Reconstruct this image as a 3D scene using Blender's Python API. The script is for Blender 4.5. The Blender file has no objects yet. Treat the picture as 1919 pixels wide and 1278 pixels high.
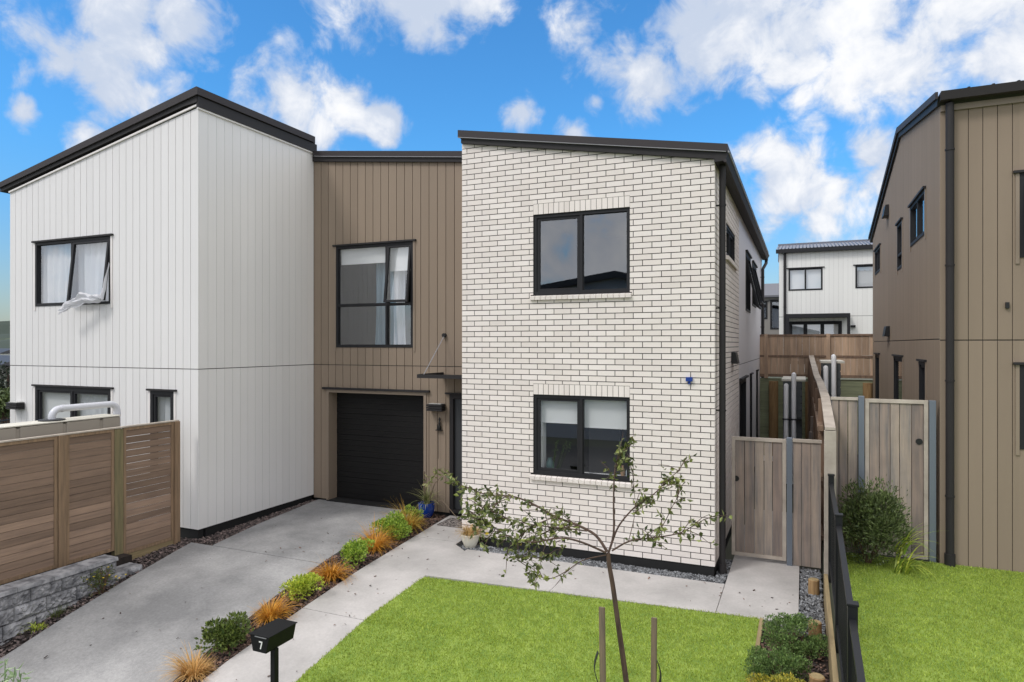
import bpy, math, random
import numpy as np
from mathutils import Vector

random.seed(7)
rng = np.random.default_rng(7)
sc = bpy.context.scene
col = sc.collection
R = math.radians

# ------------------------------------------------------------------ camera
CAM_H, FPX, YAW = 3.27, 1250.0, R(23.6)
CX, Y0 = 959.5, 645.0
cam_d = bpy.data.cameras.new("camera")
cam = bpy.data.objects.new("camera", cam_d)
col.objects.link(cam)
cam.location = (0, 0, CAM_H)
cam.rotation_euler = (R(90), 0, YAW)
cam_d.sensor_width = 36.0
cam_d.lens = FPX / 1919.0 * 36.0
cam_d.shift_y = (Y0 - 639.0) / 1919.0
cam_d.clip_start = 0.05
cam_d.clip_end = 5000
sc.camera = cam
FW = np.array([-math.sin(YAW), math.cos(YAW), 0.0])
RT = np.array([math.cos(YAW), math.sin(YAW), 0.0])
UP = np.array([0, 0, 1.0])


def ray(u, v):
    return FW + RT * (u - CX) / FPX + UP * (Y0 - v) / FPX


def at(u, v, d):
    """world point seen at photo pixel (u, v) at distance d along the view axis"""
    return np.array([0, 0, CAM_H]) + ray(u, v) * d


# ------------------------------------------------------------------ colour management
sc.view_settings.view_transform = 'Standard'
sc.view_settings.look = 'None'
sc.view_settings.exposure = 0.46
sc.view_settings.gamma = 1.0
sc.render.engine = 'CYCLES'
sc.cycles.use_denoising = True
sc.cycles.max_bounces = 8
sc.cycles.transparent_max_bounces = 12
sc.cycles.caustics_reflective = False
sc.cycles.caustics_refractive = False

# ------------------------------------------------------------------ sun
SUN_TRAVEL = Vector((0.42, 0.66, -0.95)).normalized()
sun_d = bpy.data.lights.new("sun", 'SUN')
sun_d.energy = 1.05
sun_d.angle = R(12)
sun_d.color = (1.0, 0.965, 0.925)
sun = bpy.data.objects.new("sun", sun_d)
col.objects.link(sun)
sun.rotation_euler = SUN_TRAVEL.to_track_quat('-Z', 'Y').to_euler()
SUN_EL = math.asin(-SUN_TRAVEL.z)
SUN_AZ = math.atan2(-SUN_TRAVEL.x, -SUN_TRAVEL.y) % (2 * math.pi)


# ------------------------------------------------------------------ sky with broken cumulus
def make_world():
    w = bpy.data.worlds.new("World")
    sc.world = w
    w.use_nodes = True
    nt = w.node_tree
    N, L = nt.nodes, nt.links
    N.clear()

    def nd(t, **k):
        n = N.new(t)
        for a, b in k.items():
            setattr(n, a, b)
        return n

    def math_(op, a, b=None, c=None, clamp=False):
        n = nd('ShaderNodeMath', operation=op, use_clamp=clamp)
        for i, x in enumerate((a, b, c)):
            if x is None:
                continue
            if isinstance(x, (int, float)):
                n.inputs[i].default_value = x
            else:
                L.new(x, n.inputs[i])
        return n.outputs[0]

    def sstep(x, a, b):
        n = nd('ShaderNodeMapRange', interpolation_type='SMOOTHSTEP')
        L.new(x, n.inputs[0])
        n.inputs[1].default_value = a
        n.inputs[2].default_value = b
        return n.outputs[0]

    tc = nd('ShaderNodeTexCoord')
    d = tc.outputs['Generated']
    nv = nd('ShaderNodeVectorMath', operation='NORMALIZE')
    L.new(d, nv.inputs[0])
    d = nv.outputs[0]

    def noise(scale, detail, rough, vec=d, dist=0.0):
        n = nd('ShaderNodeTexNoise')
        n.inputs['Scale'].default_value = scale
        n.inputs['Detail'].default_value = detail
        n.inputs['Roughness'].default_value = rough
        n.inputs['Distortion'].default_value = dist
        L.new(vec, n.inputs['Vector'])
        return n
    wob = noise(9, 4, .6)
    sub = nd('ShaderNodeVectorMath', operation='SUBTRACT')
    L.new(wob.outputs['Color'], sub.inputs[0])
    sub.inputs[1].default_value = (.5, .5, .5)
    scl = nd('ShaderNodeVectorMath', operation='SCALE')
    L.new(sub.outputs[0], scl.inputs[0])
    scl.inputs['Scale'].default_value = .06
    dd = nd('ShaderNodeVectorMath', operation='ADD')
    L.new(d, dd.inputs[0])
    L.new(scl.outputs[0], dd.inputs[1])
    dw = dd.outputs[0]
    # cloud banks: direction (given as where they stand in the view), angular size, weight
    blobs = [(60, 70, 100, .4), (250, 25, 85, .9), (330, 50, 65, .9), (180, 120, 65, .7), (120, 100, 70, .5),
             (205, 165, 65, .75), (262, 190, 42, .75), (40, 228, 32, .9), (32, 258, 26, .75), (155, 258, 42, .6),
             (560, 205, 85, .8), (650, 212, 60, .9), (720, 225, 48, 1), (610, 250, 60, .75), (500, 215, 70, .6),
             (690, -10, 90, .7), (800, -10, 95, .9), (900, 0, 70, .8), (870, 72, 36, .5), (330, 172, 34, .45),
             (1090, 60, 75, .7), (1150, 110, 85, .8), (1220, 140, 80, .85), (1310, 60, 95, 1), (1380, 30, 100, 1),
             (1470, 120, 60, .9), (1480, 60, 110, .95), (1620, 40, 140, .72), (1780, 60, 140, .72), (1880, 130, 120, .72),
             (1590, 150, 75, .8), (1700, 130, 120, .85), (1420, 170, 50, .65), (1500, 180, 45, .7), (980, 212, 50, .8),
             (1110, 196, 30, .6), (1450, 300, 75, .9), (1500, 350, 95, 1), (1570, 340, 70, .85), (1640, 290, 60, .95),
             (1545, 410, 90, .85), (1470, 420, 70, .6), (1400, 280, 50, .6), (1530, 240, 42, .6), (1440, 240, 45, .5),
             (1680, 330, 70, .9), (1070, 250, 40, .55), (1240, 60, 90, .6), (1610, 200, 50, .6)]
    field = None
    for u, v, r, wgt in blobs:
        di = ray(u, v)
        di = di / np.linalg.norm(di)
        n = nd('ShaderNodeVectorMath', operation='DISTANCE')
        L.new(dw, n.inputs[0])
        n.inputs[1].default_value = tuple(di)
        k = r / 1250 * 1.25
        val = math_('MULTIPLY_ADD', n.outputs['Value'], -wgt / k, wgt)
        field = val if field is None else math_('MAXIMUM', field, val)
    # the rest of the sky (overhead and behind) is mostly overcast
    dot = nd('ShaderNodeVectorMath', operation='DOT_PRODUCT')
    L.new(d, dot.inputs[0])
    dot.inputs[1].default_value = tuple(FW)
    behind = sstep(dot.outputs['Value'], .62, .3)
    sep = nd('ShaderNodeSeparateXYZ')
    L.new(d, sep.inputs[0])
    over = sstep(sep.outputs['Z'], .48, .64)
    rest = math_('MAXIMUM', math_('MULTIPLY_ADD', over, 1.25, -.4), math_('MULTIPLY_ADD', behind, 1.08, -.4))
    field = math_('MAXIMUM', field, rest)
    n1 = noise(5.5, 9, .55, d, .2)
    nh = noise(15, 12, .6, d, .35)
    dens_in = math_('MULTIPLY_ADD', n1.outputs['Fac'], 1.3, -.76)
    dens_in = math_('ADD', dens_in, math_('MULTIPLY_ADD', nh.outputs['Fac'], 1.45, -.755))
    dens_in = math_('ADD', field, dens_in)
    dens = sstep(dens_in, .0, .48)
    # shading of the clouds: bright billows, grey-blue bellies
    n2 = noise(4.5, 7, .52, dw, .2)
    sh = math_('MULTIPLY_ADD', dens_in, .22, n2.outputs['Fac'])
    bright = sstep(math_('MULTIPLY_ADD', nh.outputs['Fac'], .4, sh), .69, 1.0)
    cc = nd('ShaderNodeMix', data_type='RGBA')
    L.new(bright, cc.inputs['Factor'])
    cc.inputs['A'].default_value = (4.3, 4.9, 6.0, 1)
    cc.inputs['B'].default_value = (7.3, 7.35, 7.5, 1)
    # unseen veil of cloud overhead and behind, made brightest to fill the shaded walls
    veil = nd('ShaderNodeMix', data_type='RGBA')
    L.new(math_('MAXIMUM', math_('MULTIPLY', over, .85), math_('MULTIPLY', behind, .3)), veil.inputs['Factor'])
    L.new(cc.outputs['Result'], veil.inputs['A'])
    veil.inputs['B'].default_value = (13.0, 12.9, 12.9, 1)
    sky = nd('ShaderNodeTexSky')
    sky.sky_type = 'NISHITA'
    sky.sun_disc = False
    sky.sun_elevation = SUN_EL
    sky.sun_rotation = SUN_AZ
    sky.air_density = 1.2
    sky.dust_density = .6
    sky.ozone_density = 2.5
    tint = nd('ShaderNodeMix', data_type='RGBA', blend_type='MULTIPLY')
    tint.inputs['Factor'].default_value = 1
    L.new(sky.outputs[0], tint.inputs['A'])
    tm = nd('ShaderNodeMix', data_type='RGBA')
    L.new(sstep(sep.outputs['Z'], .0, .3), tm.inputs['Factor'])
    tm.inputs['A'].default_value = (.6, .7, .86, 1)
    tm.inputs['B'].default_value = (.41, .99, 1.42, 1)
    L.new(tm.outputs['Result'], tint.inputs['B'])
    fin = nd('ShaderNodeMix', data_type='RGBA')
    L.new(dens, fin.inputs['Factor'])
    L.new(tint.outputs['Result'], fin.inputs['A'])
    L.new(veil.outputs['Result'], fin.inputs['B'])
    bg = nd('ShaderNodeBackground')
    bg.inputs['Strength'].default_value = .1
    L.new(fin.outputs['Result'], bg.inputs['Color'])
    out = nd('ShaderNodeOutputWorld')
    L.new(bg.outputs[0], out.inputs['Surface'])
    w.cycles.sampling_method = 'MANUAL'
    w.cycles.sample_map_resolution = 1024


make_world()


# ------------------------------------------------------------------ materials
def lin(c):
    return tuple(((x / 255) / 12.92 if x / 255 <= .04045 else ((x / 255 + .055) / 1.055) ** 2.4) for x in c)


def mat(name, c, c2=None, rough=.6, isl=0.0, nscale=0.0, namt=0.0, bump=0.0, bscale=40, metal=0.0,
        spec=.5, stretch=(1, 1, 1), isl_mix=False, blotch=None, trans=0.0, coat=0.0, lo=.35, hi=.65, hue=0.0, speck=None):
    """procedural surface: base colour (sRGB albedo) varied per board/brick/leaf and by noise, with bump"""
    m = bpy.data.materials.new(name)
    m.use_nodes = True
    nt = m.node_tree
    N, L = nt.nodes, nt.links
    bs = N['Principled BSDF']
    bs.inputs['Roughness'].default_value = rough
    bs.inputs['Metallic'].default_value = metal
    bs.inputs['Specular IOR Level'].default_value = spec
    if coat:
        bs.inputs['Coat Weight'].default_value = coat
    tc = N.new('ShaderNodeTexCoord')
    mp = N.new('ShaderNodeMapping')
    mp.inputs['Scale'].default_value = stretch
    L.new(tc.outputs['Object'], mp.inputs['Vector'])
    geo = N.new('ShaderNodeNewGeometry')
    vec = mp.outputs[0]
    if isl and stretch != (1, 1, 1):           # shift the grain from board to board
        ad = N.new('ShaderNodeVectorMath')
        ad.operation = 'ADD'
        ml = N.new('ShaderNodeMath')
        ml.operation = 'MULTIPLY'
        ml.inputs[1].default_value = 37.0
        L.new(geo.outputs['Random Per Island'], ml.inputs[0])
        L.new(vec, ad.inputs[0])
        L.new(ml.outputs[0], ad.inputs[1])
        vec = ad.outputs[0]

    def noise(s, det=4, ro=.6, v=vec):
        n = N.new('ShaderNodeTexNoise')
        n.inputs['Scale'].default_value = s
        n.inputs['Detail'].default_value = det
        n.inputs['Roughness'].default_value = ro
        L.new(v, n.inputs['Vector'])
        return n.outputs['Fac']

    base = N.new('ShaderNodeRGB')
    base.outputs[0].default_value = (*lin(c), 1)
    cur = base.outputs[0]
    if c2 is not None:
        mx = N.new('ShaderNodeMix')
        mx.data_type = 'RGBA'
        if isl_mix:
            L.new(geo.outputs['Random Per Island'], mx.inputs['Factor'])
        else:
            mr = N.new('ShaderNodeMapRange')
            mr.inputs[1].default_value = lo
            mr.inputs[2].default_value = hi
            L.new(noise(nscale or 5, 6), mr.inputs[0])
            L.new(mr.outputs[0], mx.inputs['Factor'])
        L.new(cur, mx.inputs['A'])
        mx.inputs['B'].default_value = (*lin(c2), 1)
        cur = mx.outputs['Result']
    val = None
    if isl:
        a = N.new('ShaderNodeMath')
        a.operation = 'MULTIPLY_ADD'
        if isl_mix:
            wn = N.new('ShaderNodeTexWhiteNoise')
            wn.noise_dimensions = '1D'
            L.new(geo.outputs['Random Per Island'], wn.inputs['W'])
            L.new(wn.outputs['Value'], a.inputs[0])
        else:
            L.new(geo.outputs['Random Per Island'], a.inputs[0])
        a.inputs[1].default_value = 2 * isl
        a.inputs[2].default_value = 1 - isl
        val = a.outputs[0]
    if namt:
        a = N.new('ShaderNodeMath')
        a.operation = 'MULTIPLY_ADD'
        L.new(noise(nscale or 5, 6, .65), a.inputs[0])
        a.inputs[1].default_value = 2 * namt
        a.inputs[2].default_value = 1 - namt
        if val is None:
            val = a.outputs[0]
        else:
            b = N.new('ShaderNodeMath')
            b.operation = 'MULTIPLY'
            L.new(val, b.inputs[0])
            L.new(a.outputs[0], b.inputs[1])
            val = b.outputs[0]
    for bs_ in (blotch, speck):
        if not bs_:
            continue
        s, amt = bs_
        a = N.new('ShaderNodeMath')
        a.operation = 'MULTIPLY_ADD'
        L.new(noise(s, 5, .55, tc.outputs['Object']), a.inputs[0])
        a.inputs[1].default_value = 2 * amt
        a.inputs[2].default_value = 1 - amt
        if val is None:
            val = a.outputs[0]
        else:
            b = N.new('ShaderNodeMath')
            b.operation = 'MULTIPLY'
            L.new(val, b.inputs[0])
            L.new(a.outputs[0], b.inputs[1])
            val = b.outputs[0]
    if val is not None or hue:
        hs = N.new('ShaderNodeHueSaturation')
        L.new(cur, hs.inputs['Color'])
        if val is not None:
            L.new(val, hs.inputs['Value'])
        if hue:
            a = N.new('ShaderNodeMath')
            a.operation = 'MULTIPLY_ADD'
            L.new(geo.outputs['Random Per Island'], a.inputs[0])
            a.inputs[1].default_value = 2 * hue
            a.inputs[2].default_value = .5 - hue
            L.new(a.outputs[0], hs.inputs['Hue'])
        cur = hs.outputs[0]
    L.new(cur, bs.inputs['Base Color'])
    if bump:
        bp = N.new('ShaderNodeBump')
        bp.inputs['Strength'].default_value = bump
        bp.inputs['Distance'].default_value = .01
        L.new(noise(bscale, 4), bp.inputs['Height'])
        L.new(bp.outputs[0], bs.inputs['Normal'])
    if trans:
        out = N['Material Output']
        tr = N.new('ShaderNodeBsdfTranslucent')
        L.new(cur, tr.inputs['Color'])
        ms = N.new('ShaderNodeMixShader')
        ms.inputs[0].default_value = trans
        L.new(bs.outputs[0], ms.inputs[1])
        L.new(tr.outputs[0], ms.inputs[2])
        L.new(ms.outputs[0], out.inputs['Surface'])
    return m


def glass_mat(name, ior=2.75, tint=(.97, .985, .985)):
    m = bpy.data.materials.new(name)
    m.use_nodes = True
    nt = m.node_tree
    N, L = nt.nodes, nt.links
    N.remove(N['Principled BSDF'])
    tr = N.new('ShaderNodeBsdfTransparent')
    tr.inputs[0].default_value = (*tint, 1)
    gl = N.new('ShaderNodeBsdfGlossy')
    gl.inputs['Roughness'].default_value = .012
    gl.inputs['Color'].default_value = (.95, .97, 1, 1)
    fr = N.new('ShaderNodeFresnel')
    gb = N.new('ShaderNodeNewGeometry')          # same reflectance from both sides of the thin pane
    mi = N.new('ShaderNodeMath')
    mi.operation = 'MULTIPLY_ADD'
    L.new(gb.outputs['Backfacing'], mi.inputs[0])
    mi.inputs[1].default_value = 1 / ior - ior
    mi.inputs[2].default_value = ior
    L.new(mi.outputs[0], fr.inputs['IOR'])
    nz = N.new('ShaderNodeTexNoise')
    nz.inputs['Scale'].default_value = 1.1
    bp = N.new('ShaderNodeBump')
    bp.inputs['Strength'].default_value = .012
    L.new(nz.outputs['Fac'], bp.inputs['Height'])
    L.new(bp.outputs[0], gl.inputs['Normal'])
    ms = N.new('ShaderNodeMixShader')
    L.new(fr.outputs[0], ms.inputs[0])
    L.new(tr.outputs[0], ms.inputs[1])
    L.new(gl.outputs[0], ms.inputs[2])
    L.new(ms.outputs[0], N['Material Output'].inputs['Surface'])
    return m


MT = dict(
    white_board=mat('white_painted_board', (225, 223, 222), rough=.5, isl=.022, nscale=2, namt=.03, stretch=(4, 4, .3), blotch=(.7, .04), bump=.03, bscale=60),
    white_board2=mat('white_painted_board_back', (228, 227, 223), rough=.5, isl=.02, blotch=(.6, .03)),
    white_trim=mat('white_trim', (232, 227, 224), rough=.5, blotch=(.8, .03)),
    brown_board=mat('brown_painted_board', (143, 128, 113), rough=.75, spec=.2, isl=.05, nscale=2, namt=.05, stretch=(4, 4, .3), blotch=(.8, .06), bump=.03, bscale=60),
    brown_trim=mat('brown_trim', (140, 125, 110), rough=.5, blotch=(1.2, .05)),
    grey_clad=mat('grey_cladding', (222, 220, 224), rough=.6, blotch=(.6, .04), bump=.04),
    brick=mat('white_concrete_brick', (235, 227, 222), (227, 218, 212), rough=.85, isl=.035, isl_mix=True, nscale=55, namt=.1, bump=.35, bscale=120, blotch=(.9, .04)),
    mortar=mat('dark_mortar', (40, 38, 37), rough=.95, nscale=30, namt=.2),
    backing=mat('wall_backing', (70, 68, 66), rough=.9, nscale=8, namt=.1),
    dark_metal=mat('dark_roof_metal', (56, 52, 54), rough=.6, blotch=(1.5, .06), spec=.3),
    dark_metal2=mat('dark_trim_metal', (44, 42, 43), rough=.6, blotch=(1.8, .06), spec=.3),
    lip=mat('bright_metal_lip', (150, 150, 155), rough=.35, blotch=(2, .1)),  # on the roof drip edges this pale grey paints a highlight
    black_frame=mat('black_window_frame', (36, 36, 39), rough=.6, blotch=(2, .08), spec=.3),
    black=mat('black_plastic', (24, 24, 26), rough=.5, blotch=(2, .1)),
    plinth=mat('black_plinth', (25, 25, 26), rough=.75, nscale=7, namt=.25),
    garage=mat('black_garage_steel', (22, 21, 21), rough=.6, spec=.3, blotch=(1.2, .08), bump=.05, bscale=200),
    door=mat('charcoal_door', (58, 60, 63), rough=.45, blotch=(2, .05)),
    glass=glass_mat('window_glass'),
    glass_dark=glass_mat('door_glass', 1.6, (.25, .26, .27)),
    curtain=mat('white_sheer_curtain', (240, 242, 248), rough=.9, trans=.2, blotch=(3, .04)),
    loose_curtain=mat('loose_white_voile', (244, 244, 248), rough=.9, trans=.5, blotch=(5, .05), bump=.4, bscale=14),
    blue_curtain=mat('pale_blue_curtain', (150, 178, 196), rough=.9, trans=.2, blotch=(3, .06)),
    blind=mat('white_roller_blind', (244, 244, 246), rough=.8, trans=.1, blotch=(2, .03)),
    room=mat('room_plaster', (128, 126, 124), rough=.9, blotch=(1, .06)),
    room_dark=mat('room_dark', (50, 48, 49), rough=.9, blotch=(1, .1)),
    concrete=mat('path_concrete', (186, 182, 180), (162, 159, 157), rough=.9, nscale=1.1, blotch=(2.4, .14), speck=(30, .14), bump=.3, bscale=90, namt=.08, spec=.3),
    drive=mat('driveway_concrete', (164, 163, 163), (116, 116, 117), rough=.9, nscale=.55, namt=.08, blotch=(1.5, .16), speck=(30, .3), bump=.5, bscale=90, lo=.34, hi=.62, spec=.3),
    soil=mat('mulch_soil', (52, 42, 37), (34, 28, 26), rough=.95, nscale=14, bump=.6, bscale=50),
    bark=mat('bark_chips', (132, 104, 90), (54, 48, 48), rough=.9, isl=.45, isl_mix=True),
    dark_bark=mat('dark_stone_and_bark', (128, 112, 108), (46, 42, 43), rough=.9, isl=.5, isl_mix=True),
    gravel=mat('grey_gravel', (150, 152, 156), (62, 64, 67), rough=.85, isl=.35, isl_mix=True),
    gravel_bed=mat('gravel_bed', (52, 53, 54), rough=.95, nscale=25, namt=.3),
    lawn=mat('lawn_soil', (138, 158, 72), (104, 130, 52), rough=.95, nscale=6, bump=.4, bscale=60),
    grass=mat('grass_blades', (190, 205, 98), (148, 170, 66), rough=.6, isl=.3, isl_mix=True, blotch=(.9, .16), speck=(26, .2), trans=.45),
    ground=mat('ground_soil', (92, 92, 84), (80, 86, 66), rough=.95, nscale=.5, bump=.3),
    road=mat('road_asphalt', (66, 66, 67), rough=.9, nscale=30, namt=.12, bump=.3, bscale=150),
    slat=mat('brown_timber_slat', (156, 131, 112), (118, 100, 88), lo=.25, hi=.75, rough=.9, spec=.3, isl=.32, nscale=3.2, namt=.12, speck=(2.5, .14), stretch=(6, .55, 9), bump=.12, bscale=9),
    post_wood=mat('timber_post', (150, 124, 98), (118, 98, 78), rough=.85, isl=.08, nscale=3, namt=.15, stretch=(9, 9, .6), bump=.15, bscale=9),
    green_post=mat('mossy_timber_post', (136, 122, 90), (102, 98, 72), rough=.9, isl=.05, nscale=3, namt=.15, stretch=(9, 9, .6), bump=.2, bscale=9),
    grey_board=mat('weathered_grey_board', (168, 150, 137), (112, 108, 107), lo=.3, hi=.7, rough=.9, spec=.3, isl=.3, nscale=2.3, namt=.18, speck=(3.2, .24), stretch=(7, 7, .5), bump=.15, bscale=9, hue=.012),
    grey_cap=mat('weathered_cap', (190, 180, 168), (156, 146, 136), rough=.85, isl=.1, nscale=3, namt=.12, stretch=(1, 1, 1)),
    pine_board=mat('aged_pine_board', (208, 178, 150), (164, 140, 120), rough=.85, isl=.2, nscale=2.2, namt=.2, stretch=(6, 6, .5), bump=.1, bscale=8),
    dark_board=mat('dark_brown_fence_board', (150, 124, 104), (112, 94, 80), rough=.85, isl=.2, nscale=2.2, namt=.2, stretch=(6, 6, .5)),  # dark brown timber of the boundary fence and back fence rails
    sleeper=mat('treated_sleeper', (158, 140, 104), (128, 112, 84), rough=.85, isl=.05, nscale=3, namt=.15, stretch=(9, .6, 9), bump=.15, bscale=9),
    round_post=mat('treated_round_post', (172, 140, 98), (136, 108, 74), rough=.85, nscale=3, namt=.2, stretch=(9, 9, .7), bump=.2, bscale=9),
    post_top=mat('post_end_grain', (172, 152, 112), (140, 122, 88), rough=.85, nscale=18, namt=.15),
    green_wall=mat('mossy_retaining_board', (158, 164, 132), (132, 138, 112), rough=.9, isl=.1, nscale=3, namt=.15, stretch=(.6, 6, 9)),
    block=mat('split_face_block', (168, 167, 170), (96, 96, 100), rough=.95, isl=.12, nscale=7, namt=.2, bump=.7, bscale=28),
    steel_post=mat('blue_grey_steel_post', (116, 124, 136), rough=.4, metal=.3, blotch=(2, .08)),
    fence_black=mat('black_powder_coat', (24, 25, 28), rough=.5, spec=.35, blotch=(3, .1)),
    pvc=mat('white_pvc_pipe', (236, 236, 238), rough=.35, blotch=(3, .05)),
    grey_pvc=mat('grey_pvc_pipe', (200, 201, 208), rough=.3, blotch=(3, .06)),
    tank=mat('beige_tank', (158, 150, 138), rough=.6, blotch=(1.5, .06)),
    tank_top=mat('beige_tank_lid', (206, 202, 190), rough=.6, blotch=(2, .05)),
    dark_tank=mat('slate_tank', (82, 86, 88), rough=.55, blotch=(2, .08)),
    mail=mat('black_mailbox_steel', (19, 20, 22), rough=.55, blotch=(9, .2), spec=.2),
    white_num=mat('white_lettering', (226, 226, 226), rough=.5, blotch=(9, .03)),
    blue_pot=mat('blue_glazed_pot', (20, 62, 150), rough=.2, blotch=(4, .15), coat=.6),
    cream_pot=mat('cream_pot', (214, 210, 196), rough=.55, blotch=(8, .08)),
    mat_rubber=mat('patterned_doormat', (36, 34, 34), (150, 142, 138), rough=.95, nscale=22, lo=.46, hi=.54),
    tuft=mat('orange_sedge_blade', (226, 176, 70), (190, 128, 46), rough=.6, isl=.3, isl_mix=True, trans=.3),
    tuft_y=mat('golden_sedge_blade', (214, 188, 92), (186, 140, 60), rough=.6, isl=.3, isl_mix=True, trans=.3),
    tuft_p=mat('pinkish_sedge_blade', (222, 186, 130), (190, 146, 76), rough=.6, isl=.3, isl_mix=True, trans=.3),
    straw=mat('straw_blade', (196, 170, 112), (168, 132, 84), rough=.7, isl=.25, isl_mix=True, trans=.3),
    lime=mat('lime_leaf', (210, 216, 84), (146, 172, 56), rough=.5, isl=.3, isl_mix=True, trans=.25),
    fresh=mat('fresh_green_leaf', (184, 204, 84), (104, 142, 48), rough=.5, isl=.3, isl_mix=True, trans=.25),
    deep=mat('deep_green_leaf', (116, 130, 62), (62, 82, 38), rough=.45, isl=.35, isl_mix=True, trans=.15),
    bushleaf=mat('dark_bush_leaf', (112, 126, 76), (62, 78, 42), rough=.55, isl=.35, isl_mix=True, trans=.15),
    coverleaf=mat('ground_cover_leaf', (128, 154, 84), (70, 98, 50), rough=.55, isl=.3, isl_mix=True, trans=.15),
    coverleaf_y=mat('yellowing_cover_leaf', (196, 180, 66), (130, 138, 56), rough=.55, isl=.3, isl_mix=True, trans=.2),
    flax=mat('flax_blade', (190, 196, 80), (110, 146, 58), rough=.45, isl=.3, isl_mix=True, trans=.2),
    treeleaf=mat('tree_leaf', (138, 145, 78), (58, 72, 40), rough=.45, isl=.4, isl_mix=True, trans=.2),
    paleleaf=mat('pale_sage_leaf', (170, 186, 150), (110, 142, 90), rough=.6, isl=.25, isl_mix=True, trans=.2),
    variegated=mat('variegated_leaf', (172, 170, 118), (104, 118, 66), rough=.5, isl=.3, isl_mix=True, trans=.2),
    weed=mat('weed_leaf', (104, 112, 58), (66, 78, 40), rough=.6, isl=.3, isl_mix=True, trans=.2),
    petal=mat('yellow_petal', (206, 178, 40), rough=.6, isl=.2),
    bark_tree=mat('young_tree_bark', (98, 78, 66), (64, 50, 44), rough=.85, nscale=5, namt=.25, stretch=(8, 8, 1.5), bump=.5, bscale=14),
    twig=mat('brown_twig', (96, 74, 58), rough=.8, nscale=9, namt=.2),
    stake=mat('weathered_stake', (138, 120, 98), (102, 92, 80), rough=.9, nscale=3, namt=.22, stretch=(14, 14, .9), bump=.25, bscale=12),
    rubber=mat('black_rubber_tie', (40, 42, 46), rough=.55, blotch=(8, .2)),
    corr=mat('corrugated_roof', (112, 114, 124), rough=.4, blotch=(1, .08)),
    far_wall=mat('grey_far_wall', (126, 122, 118), rough=.7, blotch=(.6, .06)),
    far_roof=mat('grey_far_roof', (98, 98, 104), rough=.6, blotch=(.6, .06)),
    hill=mat('hill_vegetation', (46, 58, 48), (96, 108, 72), rough=.95, nscale=.03, lo=.5, hi=.62),
    hilltree=mat('hill_bush_leaf', (46, 56, 42), (34, 42, 34), rough=.9, isl=.25, isl_mix=True),
    blue_box=mat('blue_plastic', (24, 60, 140), rough=.4, blotch=(8, .1)),
    iron=mat('black_iron', (20, 19, 19), rough=.5, blotch=(9, .2)),
    lamp_lens=mat('lamp_lens', (190, 190, 186), rough=.3, blotch=(9, .05)),
    opp_wall=mat('slate_wall', (158, 160, 164), rough=.7, blotch=(.5, .05)),
    opp_roof=mat('black_roof', (40, 40, 44), rough=.5, blotch=(.5, .05)),
    teal=mat('teal_ceramic', (52, 84, 84), rough=.3, blotch=(9, .1)),
    clear_plastic=mat('pale_plastic', (196, 208, 214), rough=.3, blotch=(9, .06)),
    tan=mat('tan_ceramic', (176, 140, 104), rough=.5, blotch=(9, .08)),
)

# ------------------------------------------------------------------ object helpers
ROOTLOC = {}


def put(o, parent):
    col.objects.link(o)
    if parent is not None:
        o.parent = parent
        ROOTLOC[o.name] = ROOTLOC[parent.name]
    return o


def tag(o, label=None, cat=None, group=None, kind=None):
    if label:
        o['label'] = label
    if cat:
        o['category'] = cat
    if group:
        o['group'] = group
    if kind:
        o['kind'] = kind
    return o


def thing(name, loc, label, cat, group=None):
    o = bpy.data.objects.new(name, None)
    o.empty_display_size = .2
    col.objects.link(o)
    o.location = loc
    ROOTLOC[o.name] = np.array(loc, float)
    return tag(o, label, cat, group)


class Plane:
    """a wall plane: s runs along it, z is height, d is how far a point stands out of it"""

    def __init__(self, o, s, n):
        self.o, self.s, self.n = np.array(o, float), np.array(s, float), np.array(n, float)

    def p(self, s, z, d=0.0):
        return self.o + self.s * s + self.n * d + np.array([0, 0, z])


def front(y):
    return Plane((0, y, 0), (1, 0, 0), (0, -1, 0))


def right_side(x):
    return Plane((x, 0, 0), (0, 1, 0), (1, 0, 0))


def left_side(x):
    return Plane((x, 0, 0), (0, 1, 0), (-1, 0, 0))


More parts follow.
